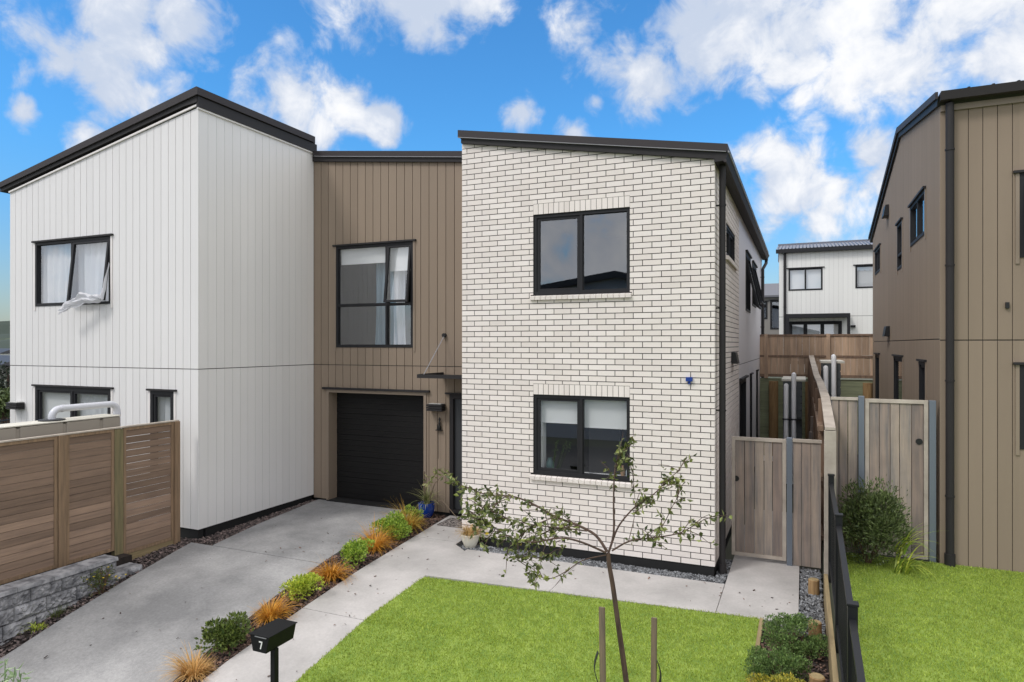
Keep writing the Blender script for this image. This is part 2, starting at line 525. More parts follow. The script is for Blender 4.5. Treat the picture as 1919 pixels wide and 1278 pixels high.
class MB:
    def __init__(self):
        self.v, self.f, self.m = [], [], []

    def face(self, pts, m=0):
        i = len(self.v)
        self.v += [tuple(p) for p in pts]
        self.f.append(tuple(range(i, i + len(pts))))
        self.m.append(m)

    def hexa(self, p, m=0):
        """8 points: bottom loop 0-3, top loop 4-7"""
        i = len(self.v)
        self.v += [tuple(q) for q in p]
        for f in ((0, 3, 2, 1), (4, 5, 6, 7), (0, 1, 5, 4), (1, 2, 6, 5), (2, 3, 7, 6), (3, 0, 4, 7)):
            self.f.append(tuple(i + k for k in f))
            self.m.append(m)

    def box(self, a, b, m=0):
        (x0, y0, z0), (x1, y1, z1) = a, b
        self.hexa([(x0, y0, z0), (x1, y0, z0), (x1, y1, z0), (x0, y1, z0),
                   (x0, y0, z1), (x1, y0, z1), (x1, y1, z1), (x0, y1, z1)], m)

    def pbox(self, P, s0, s1, z0, z1, d0, d1, m=0):
        self.hexa([P.p(s0, z0, d0), P.p(s1, z0, d0), P.p(s1, z0, d1), P.p(s0, z0, d1),
                   P.p(s0, z1, d0), P.p(s1, z1, d0), P.p(s1, z1, d1), P.p(s0, z1, d1)], m)

    def poly(self, P, pts, d0, d1, m=0):
        n = len(pts)
        i = len(self.v)
        self.v += [tuple(P.p(s, z, d1)) for s, z in pts] + [tuple(P.p(s, z, d0)) for s, z in pts]
        self.f.append(tuple(range(i, i + n)))
        self.f.append(tuple(range(i + 2 * n - 1, i + n - 1, -1)))
        self.m += [m, m]
        for k in range(n):
            j = (k + 1) % n
            self.f.append((i + k, i + n + k, i + n + j, i + j))
            self.m.append(m)

    def tube(self, pts, r, seg=8, m=0, cap=True):
        pts = [np.array(p, float) for p in pts]
        rs = r if hasattr(r, '__len__') else [r] * len(pts)
        i0 = len(self.v)
        prev = None
        for k, p in enumerate(pts):
            t = pts[min(k + 1, len(pts) - 1)] - pts[max(k - 1, 0)]
            t = t / (np.linalg.norm(t) + 1e-9)
            if prev is None:
                a = np.array([0, 0, 1.]) if abs(t[2]) < .9 else np.array([1., 0, 0])
                prev = np.cross(t, a)
            u = prev - t * (prev @ t)
            u = u / (np.linalg.norm(u) + 1e-9)
            prev = u
            w = np.cross(t, u)
            for q in range(seg):
                an = 2 * math.pi * q / seg
                self.v.append(tuple(p + rs[k] * (math.cos(an) * u + math.sin(an) * w)))
        for k in range(len(pts) - 1):
            for q in range(seg):
                a, b = i0 + k * seg + q, i0 + k * seg + (q + 1) % seg
                self.f.append((a, b, b + seg, a + seg))
                self.m.append(m)
        if cap:
            self.f.append(tuple(i0 + q for q in range(seg - 1, -1, -1)))
            e = i0 + (len(pts) - 1) * seg
            self.f.append(tuple(e + q for q in range(seg)))
            self.m += [m, m]

    def lathe(self, c, prof, seg=20, m=0):
        c = np.array(c, float)
        i0 = len(self.v)
        for r, z in prof:
            for q in range(seg):
                an = 2 * math.pi * q / seg
                self.v.append((c[0] + r * math.cos(an), c[1] + r * math.sin(an), c[2] + z))
        for k in range(len(prof) - 1):
            for q in range(seg):
                a, b = i0 + k * seg + q, i0 + k * seg + (q + 1) % seg
                self.f.append((a, b, b + seg, a + seg))
                self.m.append(m)
        self.f.append(tuple(i0 + q for q in range(seg - 1, -1, -1)))
        e = i0 + (len(prof) - 1) * seg
        self.f.append(tuple(e + q for q in range(seg)))
        self.m += [m, m]

    def leaf(self, base, d, side, L, W, m=0, fold=.25):
        base, d, side = np.array(base), np.array(d), np.array(side)
        n = np.cross(d, side)
        mid = base + d * L * .5
        i = len(self.v)
        self.v += [tuple(base), tuple(mid + side * W * .5 + n * W * fold), tuple(base + d * L), tuple(mid - side * W * .5 + n * W * fold)]
        self.f += [(i, i + 1, i + 2), (i, i + 2, i + 3)]
        self.m += [m, m]

    def build(self, name, mats, parent=None, smooth=False, bevel=0.0, label=None):
        me = bpy.data.meshes.new(name)
        v = np.array(self.v, float).reshape(-1, 3)
        if parent is not None:
            v = v - ROOTLOC[parent.name]
        me.from_pydata([tuple(x) for x in v], [], self.f)
        if not isinstance(mats, (list, tuple)):
            mats = [mats]
        for m_ in mats:
            me.materials.append(m_)
        if len(mats) > 1:
            me.polygons.foreach_set('material_index', self.m)
        if smooth:
            me.polygons.foreach_set('use_smooth', [True] * len(me.polygons))
        o = bpy.data.objects.new(name, me)
        put(o, parent)
        if parent is None:
            ROOTLOC[o.name] = np.zeros(3)
        if smooth:
            md = o.modifiers.new('edge', 'EDGE_SPLIT')
            md.split_angle = R(40)
        if bevel:
            b = o.modifiers.new('bevel', 'BEVEL')
            b.width = bevel
            b.segments = 2
            b.limit_method = 'ANGLE'
        if label:
            o['label'] = label
        return o


def rect_minus(r, holes):
    """rectangle (s0, s1, z0, z1) minus rectangles -> list of rectangles"""
    out = [r]
    for h in holes:
        nxt = []
        for a in out:
            s0, s1, z0, z1 = a
            hs0, hs1, hz0, hz1 = max(s0, h[0]), min(s1, h[1]), max(z0, h[2]), min(z1, h[3])
            if hs0 >= hs1 or hz0 >= hz1:
                nxt.append(a)
                continue
            if s0 < hs0:
                nxt.append((s0, hs0, z0, z1))
            if hs1 < s1:
                nxt.append((hs1, s1, z0, z1))
            if z0 < hz0:
                nxt.append((hs0, hs1, z0, hz0))
            if hz1 < z1:
                nxt.append((hs0, hs1, hz1, z1))
        out = nxt
    return [a for a in out if a[1] - a[0] > .004 and a[3] - a[2] > .004]


def clip_top(rect, lines):
    """clip a rectangle under the roof lines z <= a + b*s"""
    s0, s1, z0, z1 = rect
    pts = [(s0, z0), (s1, z0), (s1, z1), (s0, z1)]
    for a, b in lines:
        out = []
        for i, p in enumerate(pts):
            q = pts[(i + 1) % len(pts)]
            fp, fq = a + b * p[0] - p[1], a + b * q[0] - q[1]
            if fp >= 0:
                out.append(p)
            if (fp > 0) != (fq > 0) and fp != fq:
                t = fp / (fp - fq)
                out.append((p[0] + t * (q[0] - p[0]), p[1] + t * (q[1] - p[1])))
        pts = out
        if len(pts) < 3:
            return None
    return pts


def line(p, q):
    b = (q[1] - p[1]) / (q[0] - p[0])
    return (p[1] - b * p[0], b)


def boards(mb, P, s0, s1, z0, z1, lines, holes, w, gap=.012, joint=None, d0=-.02, d1=0.0, m=0):
    n = max(1, round((s1 - s0) / w))
    w = (s1 - s0) / n
    bands = [(z0, z1)] if joint is None else [(z0, joint - .007), (joint + .007, z1)]
    for k in range(n):
        a, b = s0 + k * w + (gap / 2 if k else 0), s0 + (k + 1) * w - (gap / 2 if k < n - 1 else 0)
        for za, zb in bands:
            for r in rect_minus((a, b, za, zb), holes):
                p = clip_top(r, lines)
                if p:
                    mb.poly(P, p, d0, d1, m)


def backing(mb, P, s0, s1, z0, z1, lines, holes, d0=-.14, d1=-.021, m=0):
    for r in rect_minus((s0, s1, z0, z1), holes):
        p = clip_top(r, lines)
        if p:
            mb.poly(P, p, d0, d1, m)


def pleats(mb, P, s0, s1, z0, z1, d, folds, amp=.03, flare=0.0, n=None, m=0):
    n = n or folds * 6
    nz = 6
    i0 = len(mb.v)
    ph = random.random() * 6
    for j in range(nz + 1):
        t = j / nz
        z = z0 + (z1 - z0) * t
        for i in range(n + 1):
            x = i / n
            wob = math.sin(x * folds * 2 * math.pi + ph + .7 * math.sin(3 * x * 6.28 + t)) * amp * (1.1 - .5 * t)
            s = s0 + (s1 - s0) * x + flare * (1 - t) * (x - .3) + .012 * math.sin(t * 5 + x * 9)
            mb.v.append(tuple(P.p(s, z, d + wob)))
    for j in range(nz):
        for i in range(n):
            a = i0 + j * (n + 1) + i
            mb.f.append((a, a + 1, a + n + 2, a + n + 1))
            mb.m.append(m)


def window(parent, P, s0, s1, z0, z1, panes, flash=True, room=2.6, label=None, fr=.05, dark=False, flash_over=.07,
           inset=.0, sill_trim=None, side_trim=None, interior=True):
    """aluminium window; panes: list of dicts s0 s1 z0 z1 sash open cover.  Sub-parts hang under the frame part"""
    f = MB()
    D0, D1 = -.10 - inset, .012 - inset
    f.pbox(P, s0, s0 + fr, z0, z1, D0, D1)
    f.pbox(P, s1 - fr, s1, z0, z1, D0, D1)
    f.pbox(P, s0 + fr, s1 - fr, z0, z0 + fr, D0, D1)
    f.pbox(P, s0 + fr, s1 - fr, z1 - fr, z1, D0, D1)
    mull = sorted({round(p['s0'], 3) for p in panes} | {round(p['s1'], 3) for p in panes})
    for s in mull[1:-1]:
        f.pbox(P, s - .022, s + .022, z0 + fr, z1 - fr, D0, D1 - .003)
    rows = sorted({round(p['z0'], 3) for p in panes} | {round(p['z1'], 3) for p in panes})
    for z in rows[1:-1]:
        f.pbox(P, s0 + fr, s1 - fr, z - .022, z + .022, D0 + .002, D1 - .006)
    win = f.build('window', MT['black_frame'], parent, label=label)
    if flash:
        g = MB()
        g.pbox(P, s0 - flash_over, s1 + flash_over, z1 + .003, z1 + .035, -.018 - inset, .045 - inset)
        g.build('head_flashing', MT['dark_metal2'], win)
    if side_trim is not None:
        for a, b in ((s0 - .045, s0 - .003), (s1 + .003, s1 + .045)):
            g = MB()
            g.pbox(P, a, b, z0 - .08, z1, .0005, .016)
            g.build('jamb_trim', side_trim, win)
    for p in panes:
        a, b, c, e = p['s0'], p['s1'], p['z0'], p['z1']
        a = a + (fr if abs(a - s0) < .01 else .022)
        b = b - (fr if abs(b - s1) < .01 else .022)
        c = c + (fr if abs(c - z0) < .01 else .022)
        e = e - (fr if abs(e - z1) < .01 else .022)
        op = p.get('open', 0)
        th = .045 if (p.get('sash') or op) else .008
        dS = D1 - (.02 if op else .03)

        def pt(s, z, d):
            if not op:
                return P.p(s, z, d)
            r = e - z
            return P.p(s, e - r * math.cos(op) + (d - dS) * math.sin(op) * .0, d + r * math.sin(op))

        def bx(mb, s_0, s_1, z_0, z_1, d0, d1):
            mb.hexa([pt(s_0, z_0, d0), pt(s_1, z_0, d0), pt(s_1, z_0, d1), pt(s_0, z_0, d1),
                     pt(s_0, z_1, d0), pt(s_1, z_1, d0), pt(s_1, z_1, d1), pt(s_0, z_1, d1)])
        s_ = MB()
        bx(s_, a, a + th, c, e, dS - .04, dS + .012)
        bx(s_, b - th, b, c, e, dS - .04, dS + .012)
        bx(s_, a + th, b - th, c, c + th, dS - .04, dS + .012)
        bx(s_, a + th, b - th, e - th, e, dS - .04, dS + .012)
        s_.build('sash', MT['black_frame'], win)
        gl = MB()
        gl.face([pt(a + th, c + th, dS - .012), pt(b - th, c + th, dS - .012), pt(b - th, e - th, dS - .012), pt(a + th, e - th, dS - .012)])
        gl.build('pane', p.get('glass') or MT['glass'], win)
        cov = p.get('cover')
        if cov == 'sheer':
            q = MB()
            pleats(q, P, a - .03, b + .03, c - .02, e + .01, D0 - .035, max(3, int((b - a) * 6)), .024, 0)
            q.build('curtain', MT['curtain'], win, smooth=True)
        elif cov == 'blind':
            q = MB()
            zb = e - (e - c) * p.get('drop', .4)
            q.pbox(P, a - .02, b + .02, zb, e + .02, D0 - .015, D0 - .01)
            q.pbox(P, a - .02, b + .02, zb - .022, zb, D0 - .02, D0 - .006)
            q.build('roller_blind', MT['blind'], win)
    if interior:
        q = MB()
        a, b, c, e = s0 - .35, s1 + .35, z0 - .5, z1 + .15
        d0, d1 = -.16 - inset, -.16 - room
        q.face([P.p(a, c, d1), P.p(b, c, d1), P.p(b, e, d1), P.p(a, e, d1)])
        q.face([P.p(a, c, d0), P.p(a, c, d1), P.p(a, e, d1), P.p(a, e, d0)])
        q.face([P.p(b, c, d0), P.p(b, c, d1), P.p(b, e, d1), P.p(b, e, d0)])
        q.face([P.p(a, c, d0), P.p(b, c, d0), P.p(b, c, d1), P.p(a, c, d1)])
        q.face([P.p(a, e, d0), P.p(b, e, d0), P.p(b, e, d1), P.p(a, e, d1)])
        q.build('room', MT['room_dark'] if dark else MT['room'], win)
    return win


def wall_vent(parent, P, s, z, w=.12, h=.16, name='vent_cowl'):
    m = MB()
    m.hexa([P.p(s - w / 2, z - h / 2, .0), P.p(s + w / 2, z - h / 2, .0), P.p(s + w / 2, z - h / 2, .11), P.p(s - w / 2, z - h / 2, .11),
            P.p(s - w / 2, z + h / 2, .0), P.p(s + w / 2, z + h / 2, .0), P.p(s + w / 2, z + h / 2, .07), P.p(s - w / 2, z + h / 2, .07)])
    m.build(name, MT['black'], parent, bevel=.005)


def downpipe(parent, x, y, z0, z1, r=.04, wall_dir=(0, 1, 0), n=4, kick=None):
    m = MB()
    pts = [(x, y, z0), (x, y, z1)]
    if kick is not None:
        pts = [(x, y, z0), (x, y, z1 - .35), (x + kick[0] * .3, y + kick[1] * .3, z1 - .28), (x + kick[0], y + kick[1], z1 - .12), (x + kick[0], y + kick[1], z1)]
    m.tube(pts, r, 12)
    m.tube([(x, y, z0), (x, y, z0 + .16)], r * 1.3, 12)
    d = m.build('downpipe', MT['dark_metal2'], parent, smooth=True)
    for k in range(n):
        b = MB()
        z = z0 + (z1 - z0) * (k + .6) / n
        b.tube([(x, y, z - .012), (x, y, z + .012)], r * 1.16, 12)
        b.box((x - .008 + min(0, wall_dir[0]) * .1, y - .008 + min(0, wall_dir[1]) * .1, z - .01),
              (x + .008 + max(0, wall_dir[0]) * .1, y + .008 + max(0, wall_dir[1]) * .1, z + .01))
        b.build('pipe_bracket', MT['dark_metal2'], d)
    return d


# ------------------------------------------------------------------ terrain
GY = [-40, 0, 3, 4.3, 5, 5.54, 6.8, 8, 9, 11, 400]
GZ = [-1.9, -1.5, -.85, -.57, -.42, -.3, -.1, -.03, -.01, .02, .02]


def g(y):
    return float(np.interp(y, GY, GZ))


def lawn_z(x, y):
    w = min(1.0, max(0.0, (-.5 - x) / 4.4))
    return g(y) * (.25 + .75 * w) + .012


def lot_z(y):
    return float(np.interp(y, [-10, 4, 5.4, 7.4, 9, 40], [-.9, .02, .14, .26, .3, .3]))


def strip(name, mats, ys, xl, xr, top, thick=.12, parent=None, kind='structure', nx=1):
    """ground slab between two edge curves xl(y), xr(y), surface top(x, y)"""
    m = MB()
    rows = []
    for y in ys:
        a, b = xl(y), xr(y)
        rows.append([(a + (b - a) * i / nx, y) for i in range(nx + 1)])
    i0 = 0
    for r in rows:
        for x, y in r:
            m.v.append((x, y, top(x, y)))
    k = nx + 1
    for j in range(len(rows) - 1):
        for i in range(nx):
            a = j * k + i
            m.f.append((a, a + 1, a + k + 1, a + k))
            m.m.append(0)
    n = len(m.v)
    border = [(j * k + nx) for j in range(len(rows))] + [((len(rows) - 1) * k + i) for i in range(nx - 1, -1, -1)] + [j * k for j in range(len(rows) - 2, -1, -1)] + [i for i in range(1, nx)]
    for b in border:
        x, y, z = m.v[b]
        m.v.append((x, y, z - thick))
    q = len(border)
    for i in range(q):
        j = (i + 1) % q
        m.f.append((border[i], n + i, n + j, border[j]))
        m.m.append(0)
    o = m.build(name, mats, parent)
    if kind:
        o['kind'] = kind
    return o


def curve(ys, xs):
    return lambda y: float(np.interp(y, ys, xs))


def lins(a, b, n):
    return [a + (b - a) * i / n for i in range(n + 1)]


gm = MB()
gx = [-400, -120, -40, -22, -15, -11.5, -9.3, -5, -.5, .26, .262, 6, 14, 40, 120, 400]
gyv = [-300, -60, -30, -20, -12, -6, 0, 2, 4, 5, 5.54, 6.2, 6.8, 8, 9, 11, 14, 20, 20.6, 20.62, 40, 120, 600]


def ground_z(x, y):
    z = g(y) - .1
    if x > .261:
        z = max(z, lot_z(y) - .05)
    if x <= -11 and y > 4:
        z = z - min(1.5, (-11 - x) * .06)
    if y > 20.61:
        z = 2.2 if -12 < x < 45 else (0.02 - min(5, max(0, (y - 20) * .02)))
    return z


for y in gyv:
    for x in gx:
        gm.v.append((x, y, ground_z(x, y)))
for j in range(len(gyv) - 1):
    for i in range(len(gx) - 1):
        a = j * len(gx) + i
        gm.f.append((a, a + 1, a + len(gx) + 1, a + len(gx)))
        gm.m.append(0)
tag(gm.build('ground', MT['ground']), kind='structure')

# driveway, two slabs with a saw-cut joint at y = 8.05
dl = curve([-1, 3, 4.94, 5.47, 6.83, 8.0, 8.001], [-8.3, -8.55, -8.74, -8.8, -9.0, -9.34, -9.34])
dr = curve([-1, 3, 5.2, 6.46, 7.5, 8.7, 11.2], [-5.8, -6.05, -6.27, -6.4, -6.56, -6.77, -6.86])
strip('driveway', MT['drive'], lins(-1, 8.042, 30), dl, dr, lambda x, y: g(y), nx=6)
dl2 = curve([8.05, 9.24, 11.2], [-8.88, -9.1, -9.31])
strip('driveway', MT['drive'], lins(8.056, 11.22, 10), dl2, dr, lambda x, y: g(y) + .002, nx=6)
# entrance path
pl = curve([-1, 5.2, 6.8, 8.6, 10.4, 11.1], [-6.0, -5.94, -5.86, -5.97, -6.09, -6.13])
pr = curve([-1, 8.2, 9.4, 9.46, 11.1], [-4.91, -4.91, -4.91, -5.2, -5.2])
strip('path', MT['concrete'], lins(-1, 6.735, 20), pl, pr, lambda x, y: g(y) + .01, nx=3)
strip('path', MT['concrete'], lins(6.745, 9.60, 12) + [9.7], pl, pr, lambda x, y: g(y) + .01, nx=3)
strip('path', MT['concrete'], lins(9.708, 11.1, 6), pl, pr, lambda x, y: g(y) + .011, nx=3)
# path along the brick wall, three slabs
ff = lambda x: 8.14 + (x + 4.9) * .07
for a, b in ((-4.902, -3.078), (-3.07, -.982)):
    m = MB()
    P_ = [(a, ff(a)), (b, ff(b)), (b, 9.47), (a, 9.44)]
    m.hexa([(x, y, -.12) for x, y in P_] + [(x, y, .008) for x, y in P_])
    tag(m.build('path', MT['concrete']), kind='structure')
m = MB()
P_ = [(-.974, 8.42), (-.055, 8.46), (-.055, 14), (-.974, 14)]
m.hexa([(x, y, -.14) for x, y in P_] + [(x, y, .009) for x, y in P_])
tag(m.build('path', MT['concrete']), kind='structure')
m = MB()
m.box((-30, -11, -1.75), (30, -3.6, -1.62))
tag(m.build('road', MT['road']), kind='structure')

# lawns
for nm, x0, x1, y0, y1, zf in (('lawn', -4.905, -.46, 1.0, 8.5, lawn_z), ('lawn', .36, 9.0, 0.0, 10.62, lambda x, y: lot_z(y))):
    if x0 < 0:
        m = MB()
        nx, ny = 14, 24
        for j in range(ny + 1):
            for i in range(nx + 1):
                x = x0 + (x1 - x0) * i / nx
                yb = ff(x) - .01
                y = y0 + (yb - y0) * j / ny
                m.v.append((x, y, zf(x, y)))
        for j in range(ny):
            for i in range(nx):
                a = j * (nx + 1) + i
                m.f.append((a, a + 1, a + nx + 2, a + nx + 1))
                m.m.append(0)
        tag(m.build(nm, MT['lawn']), kind='structure')
    else:
        strip(nm, MT['lawn'], lins(y0, y1, 20), lambda y: .36, lambda y: 9.0, zf, thick=.25, nx=6)


def np_mesh(name, verts, tris, material):
    me = bpy.data.meshes.new(name)
    nv, nf = len(verts), len(tris)
    me.vertices.add(nv)
    me.vertices.foreach_set('co', verts.astype(np.float32).ravel())
    k = tris.shape[1]
    me.loops.add(nf * k)
    me.loops.foreach_set('vertex_index', tris.astype(np.int32).ravel())
    me.polygons.add(nf)
    me.polygons.foreach_set('loop_start', np.arange(0, nf * k, k, dtype=np.int32))
    me.polygons.foreach_set('loop_total', np.full(nf, k, dtype=np.int32))
    me.materials.append(material)
    me.update(calc_edges=True)
    o = bpy.data.objects.new(name, me)
    col.objects.link(o)
    ROOTLOC[o.name] = np.zeros(3)
    return o


def grass(x, y, z, hmin, hmax, wid=.0055):
    n = len(x)
    h = rng.uniform(hmin, hmax, n)
    a = rng.uniform(0, 2 * np.pi, n)
    ln = rng.uniform(.1, .75, n) * h
    b = rng.uniform(0, 2 * np.pi, n)
    base = np.stack([x, y, z], 1)
    off = np.stack([np.cos(a), np.sin(a), np.zeros(n)], 1) * wid * rng.uniform(.7, 1.3, n)[:, None]
    tip = base + np.stack([np.cos(b) * ln, np.sin(b) * ln, h], 1)
    v = np.empty((n, 3, 3))
    v[:, 0] = base - off
    v[:, 1] = base + off
    v[:, 2] = tip
    return v.reshape(-1, 3), np.arange(n * 3).reshape(n, 3)


def gr_area(x0, x1, y0, y1, n, zf, hmin, hmax, keep=None):
    x = rng.uniform(x0, x1, n)
    y = rng.uniform(y0, y1, n)
    if keep is not None:
        k = keep(x, y)
        x, y = x[k], y[k]
    z = np.array([zf(a, b) for a, b in zip(x, y)])
    return grass(x, y, z - .004, hmin, hmax)


v, t = gr_area(-4.93, -.46, 4.2, 8.5, 120000, lawn_z, .012, .034, lambda x, y: (y < 8.15 + (x + 4.9) * .07 + rng.normal(0, .014, len(x))) & (x > -4.92 + rng.normal(0, .012, len(x))))
tag(np_mesh('grass', v, t, MT['grass']), kind='stuff')
v, t = gr_area(.37, 4.2, 4.2, 10.6, 150000, lambda x, y: lot_z(y), .012, .034)
tag(np_mesh('grass', v, t, MT['grass']), kind='stuff')


def chips(name, material, n, pos, size, flat=.45, z_of=None):
    """loose stones / bark flakes: small irregular hexahedra"""
    P_ = pos(n)
    n = len(P_)
    cube = np.array([[-1, -1, -1], [1, -1, -1], [1, 1, -1], [-1, 1, -1], [-1, -1, 1], [1, -1, 1], [1, 1, 1], [-1, 1, 1]], float) * .5
    fc = np.array([(0, 3, 2, 1), (4, 5, 6, 7), (0, 1, 5, 4), (1, 2, 6, 5), (2, 3, 7, 6), (3, 0, 4, 7)])
    c = np.repeat(cube[None], n, 0) * rng.uniform(.6, 1.25, (n, 8, 3))
    s = rng.uniform(.5, 1.3, (n, 1, 1)) * size
    c = c * s * np.stack([rng.uniform(.8, 1.6, n), rng.uniform(.5, .9, n), rng.uniform(flat * .6, flat, n)], 1)[:, None, :]
    a = rng.uniform(0, 2 * np.pi, n)
    b = rng.uniform(-.6, .6, n)
    ca, sa, cb, sb = np.cos(a)[:, None], np.sin(a)[:, None], np.cos(b)[:, None], np.sin(b)[:, None]
    x, y, z = c[..., 0], c[..., 1], c[..., 2]
    x, z = x * cb + z * sb, -x * sb + z * cb
    x, y = x * ca - y * sa, x * sa + y * ca
    v = np.stack([x, y, z], -1) + P_[:, None, :]
    f = (fc[None] + (np.arange(n) * 8)[:, None, None]).reshape(-1, 4)
    return tag(np_mesh(name, v.reshape(-1, 3), f, material), kind='stuff')


def between(xl, xr, y0, y1, zf):
    def pos(n):
        y = rng.uniform(y0, y1, n)
        t = rng.uniform(0, 1, n)
        x = np.array([xl(b) + (xr(b) - xl(b)) * k for b, k in zip(y, t)])
        z = np.array([zf(a, b) for a, b in zip(x, y)]) + rng.uniform(0, .016, n)
        return np.stack([x, y, z], 1)
    return pos


# planting bed between drive and path
strip('mulch_bed', MT['soil'], lins(2, 11.15, 30), lambda y: dr(y) + .004, lambda y: pl(y) - .004, lambda x, y: g(y) - .02, nx=1)
chips('bark_mulch', MT['bark'], 5200, between(lambda y: dr(y) + .02, lambda y: pl(y) - .02, 4, 11.1, lambda x, y: g(y) - .015), .035)
# strip between drive and the white wall / block wall
le = curve([2, 8.2, 8.21, 11.2], [-9.12, -9.75, -9.4, -9.4])
re_ = curve([2, 4.94, 5.47, 6.83, 8.0, 8.05, 8.06, 9.24, 11.2], [-8.4, -8.745, -8.805, -9.005, -9.345, -9.345, -8.885, -9.105, -9.315])
strip('mulch_bed', MT['soil'], lins(2, 11.15, 40), le, re_, lambda x, y: g(y) - .025, nx=1)
chips('bark_mulch', MT['dark_bark'], 4200, between(le, re_, 4, 11.1, lambda x, y: g(y) - .018), .033)
# gravel along the brick wall and beside the gate path
m = MB()
m.box((-5.2, 9.45, -.2), (-.98, 9.76, -.025))
m.box((-1.146, 9.762, -.2), (-.976, 10.64, -.025))
tag(m.build('gravel_bed', MT['gravel_bed']), kind='structure')


def gravel_pos(n):
    a = between(lambda y: -5.08, lambda y: -1.0, 9.47, 9.75, lambda x, y: -.02)(int(n * .9))
    b = between(lambda y: -1.13, lambda y: -.985, 9.75, 10.6, lambda x, y: -.02)(n - int(n * .9))
    return np.concatenate([a, b])


chips('gravel', MT['gravel'], 4200, gravel_pos, .028, .8)
m = MB()
m.box((-.05, 8.3, -.2), (.235, 10.66, -.03))
m.box((-.43, 3.5, -.2), (.235, 8.3, -.035))
tag(m.build('gravel_bed', MT['soil']), kind='structure')
chips('gravel', MT['gravel'], 1500, between(lambda y: -.04, lambda y: .225, 8.2, 10.64, lambda x, y: -.02), .03, .7)
chips('bark_mulch', MT['bark'], 1500, between(lambda y: -.42, lambda y: .225, 4.5, 8.25, lambda x, y: -.025), .035)

def litter_pos(n):
    a = between(lambda y: dl2(max(8.06, y)) + .3 if y > 8 else dl(y) + .3, lambda y: dr(y) - .1, 4.5, 10.8, lambda x, y: g(y) + .004)(n // 3)
    b = between(lambda y: pl(y) + .03, lambda y: pr(y) - .03, 4.6, 10.8, lambda x, y: g(y) + .014)(n // 2)
    c = between(lambda y: -4.8, lambda y: -.1, 8.5, 9.4, lambda x, y: .011)(n // 3)
    return np.concatenate([a, b, c])


chips('leaf_litter', MT['bark'], 110, litter_pos, .022, .15)

# ------------------------------------------------------------------ white house (left half)
JOINT = 2.845
WF, WS = front(8.24), right_side(-9.41)
house_w = thing('house', (-12, 8.24, 0), 'white vertical boarded house behind the slatted timber fence, curtain blowing from its upper window', 'house')
roofW = [line((-14.6, 6.34), (-9.41, 7.285)), (7.285, 0)]
hW = [(-13.78, -11.6, 4.01, 5.25), (-13.78, -11.59, .25, 2.45), (-10.56, -9.98, 1.0, 2.45)]
m = MB()
boards(m, WF, -14.6, -9.41, .12, 8, roofW, hW, .179, gap=.010, joint=JOINT)
backing(m, WF, -14.6, -9.412, .12, 8, roofW, hW, m=1)
boards(m, WS, 8.262, 11.15, .12, 7.29, [(7.285, 0)], [], .183, gap=.005, joint=JOINT, d0=-.012)
m.pbox(WS, 8.40, 20, .12, 7.27, -.14, -.021, 1)
LW = left_side(-14.6)
m.poly(LW, [(8.262, .12), (20, .12), (20, 6.3), (8.262, 6.3)], -.14, -.001, 0)
m.poly(Plane((0, 20, 0), (1, 0, 0), (0, 1, 0)), [(-14.58, .12), (-9.43, .12), (-9.43, 7.2), (-14.58, 6.3)], -.14, 0, 0)
m.build('wall', [MT['white_board'], MT['backing']], house_w)
m = MB()
m.pbox(WF, -14.57, -9.45, -.3, .12, -.14, -.03)
m.pbox(WS, 8.42, 11.14, -.3, .12, -.14, -.035)
m.build('plinth', MT['plinth'], house_w)
m = MB()
m.poly(WF, [(-14.845, 6.48), (-9.39, 7.575), (-9.39, 7.36), (-9.7, 7.33), (-14.845, 6.34)], -2.93, .05)
m.poly(WF, [(-14.845, 6.48), (-11.4, 7.17), (-9.39, 7.12), (-9.39, 6.95), (-14.845, 6.34)], -11.8, -2.931)
rf = m.build('roof', MT['dark_metal2'], house_w)
m = MB()
m.poly(WF, [(-14.86, 6.51), (-9.36, 7.61), (-9.36, 7.475), (-14.86, 6.405)], -2.9, .085)
m.build('barge_cap', MT['dark_metal'], rf)
m = MB()
m.pbox(WS, 8.2, 11.2, 7.285, 7.46, .0, .045)
m.build('fascia', MT['dark_metal2'], rf)
m = MB()
m.pbox(WS, 8.155, 11.06, 7.475, 7.6, .05, .075)
m.build('ridge_cap', MT['dark_metal'], rf)
m = MB()
m.poly(WF, [(-14.6, 6.333), (-9.7, 7.285), (-9.38, 7.345), (-9.38, 7.315), (-9.7, 7.25), (-14.6, 6.303)], .002, .03)
m.pbox(WS, 8.21, 11.15, 7.255, 7.284, .002, .03)
m.build('soffit_trim', MT['white_trim'], house_w)
w1 = window(house_w, WF, *hW[0], [dict(s0=-13.78, s1=-12.69, z0=4.01, z1=5.25, cover='sheer'),
                                 dict(s0=-12.69, s1=-11.6, z0=4.01, z1=5.25, open=R(6), cover='sheer')], side_trim=MT['white_trim'], room=1.2)
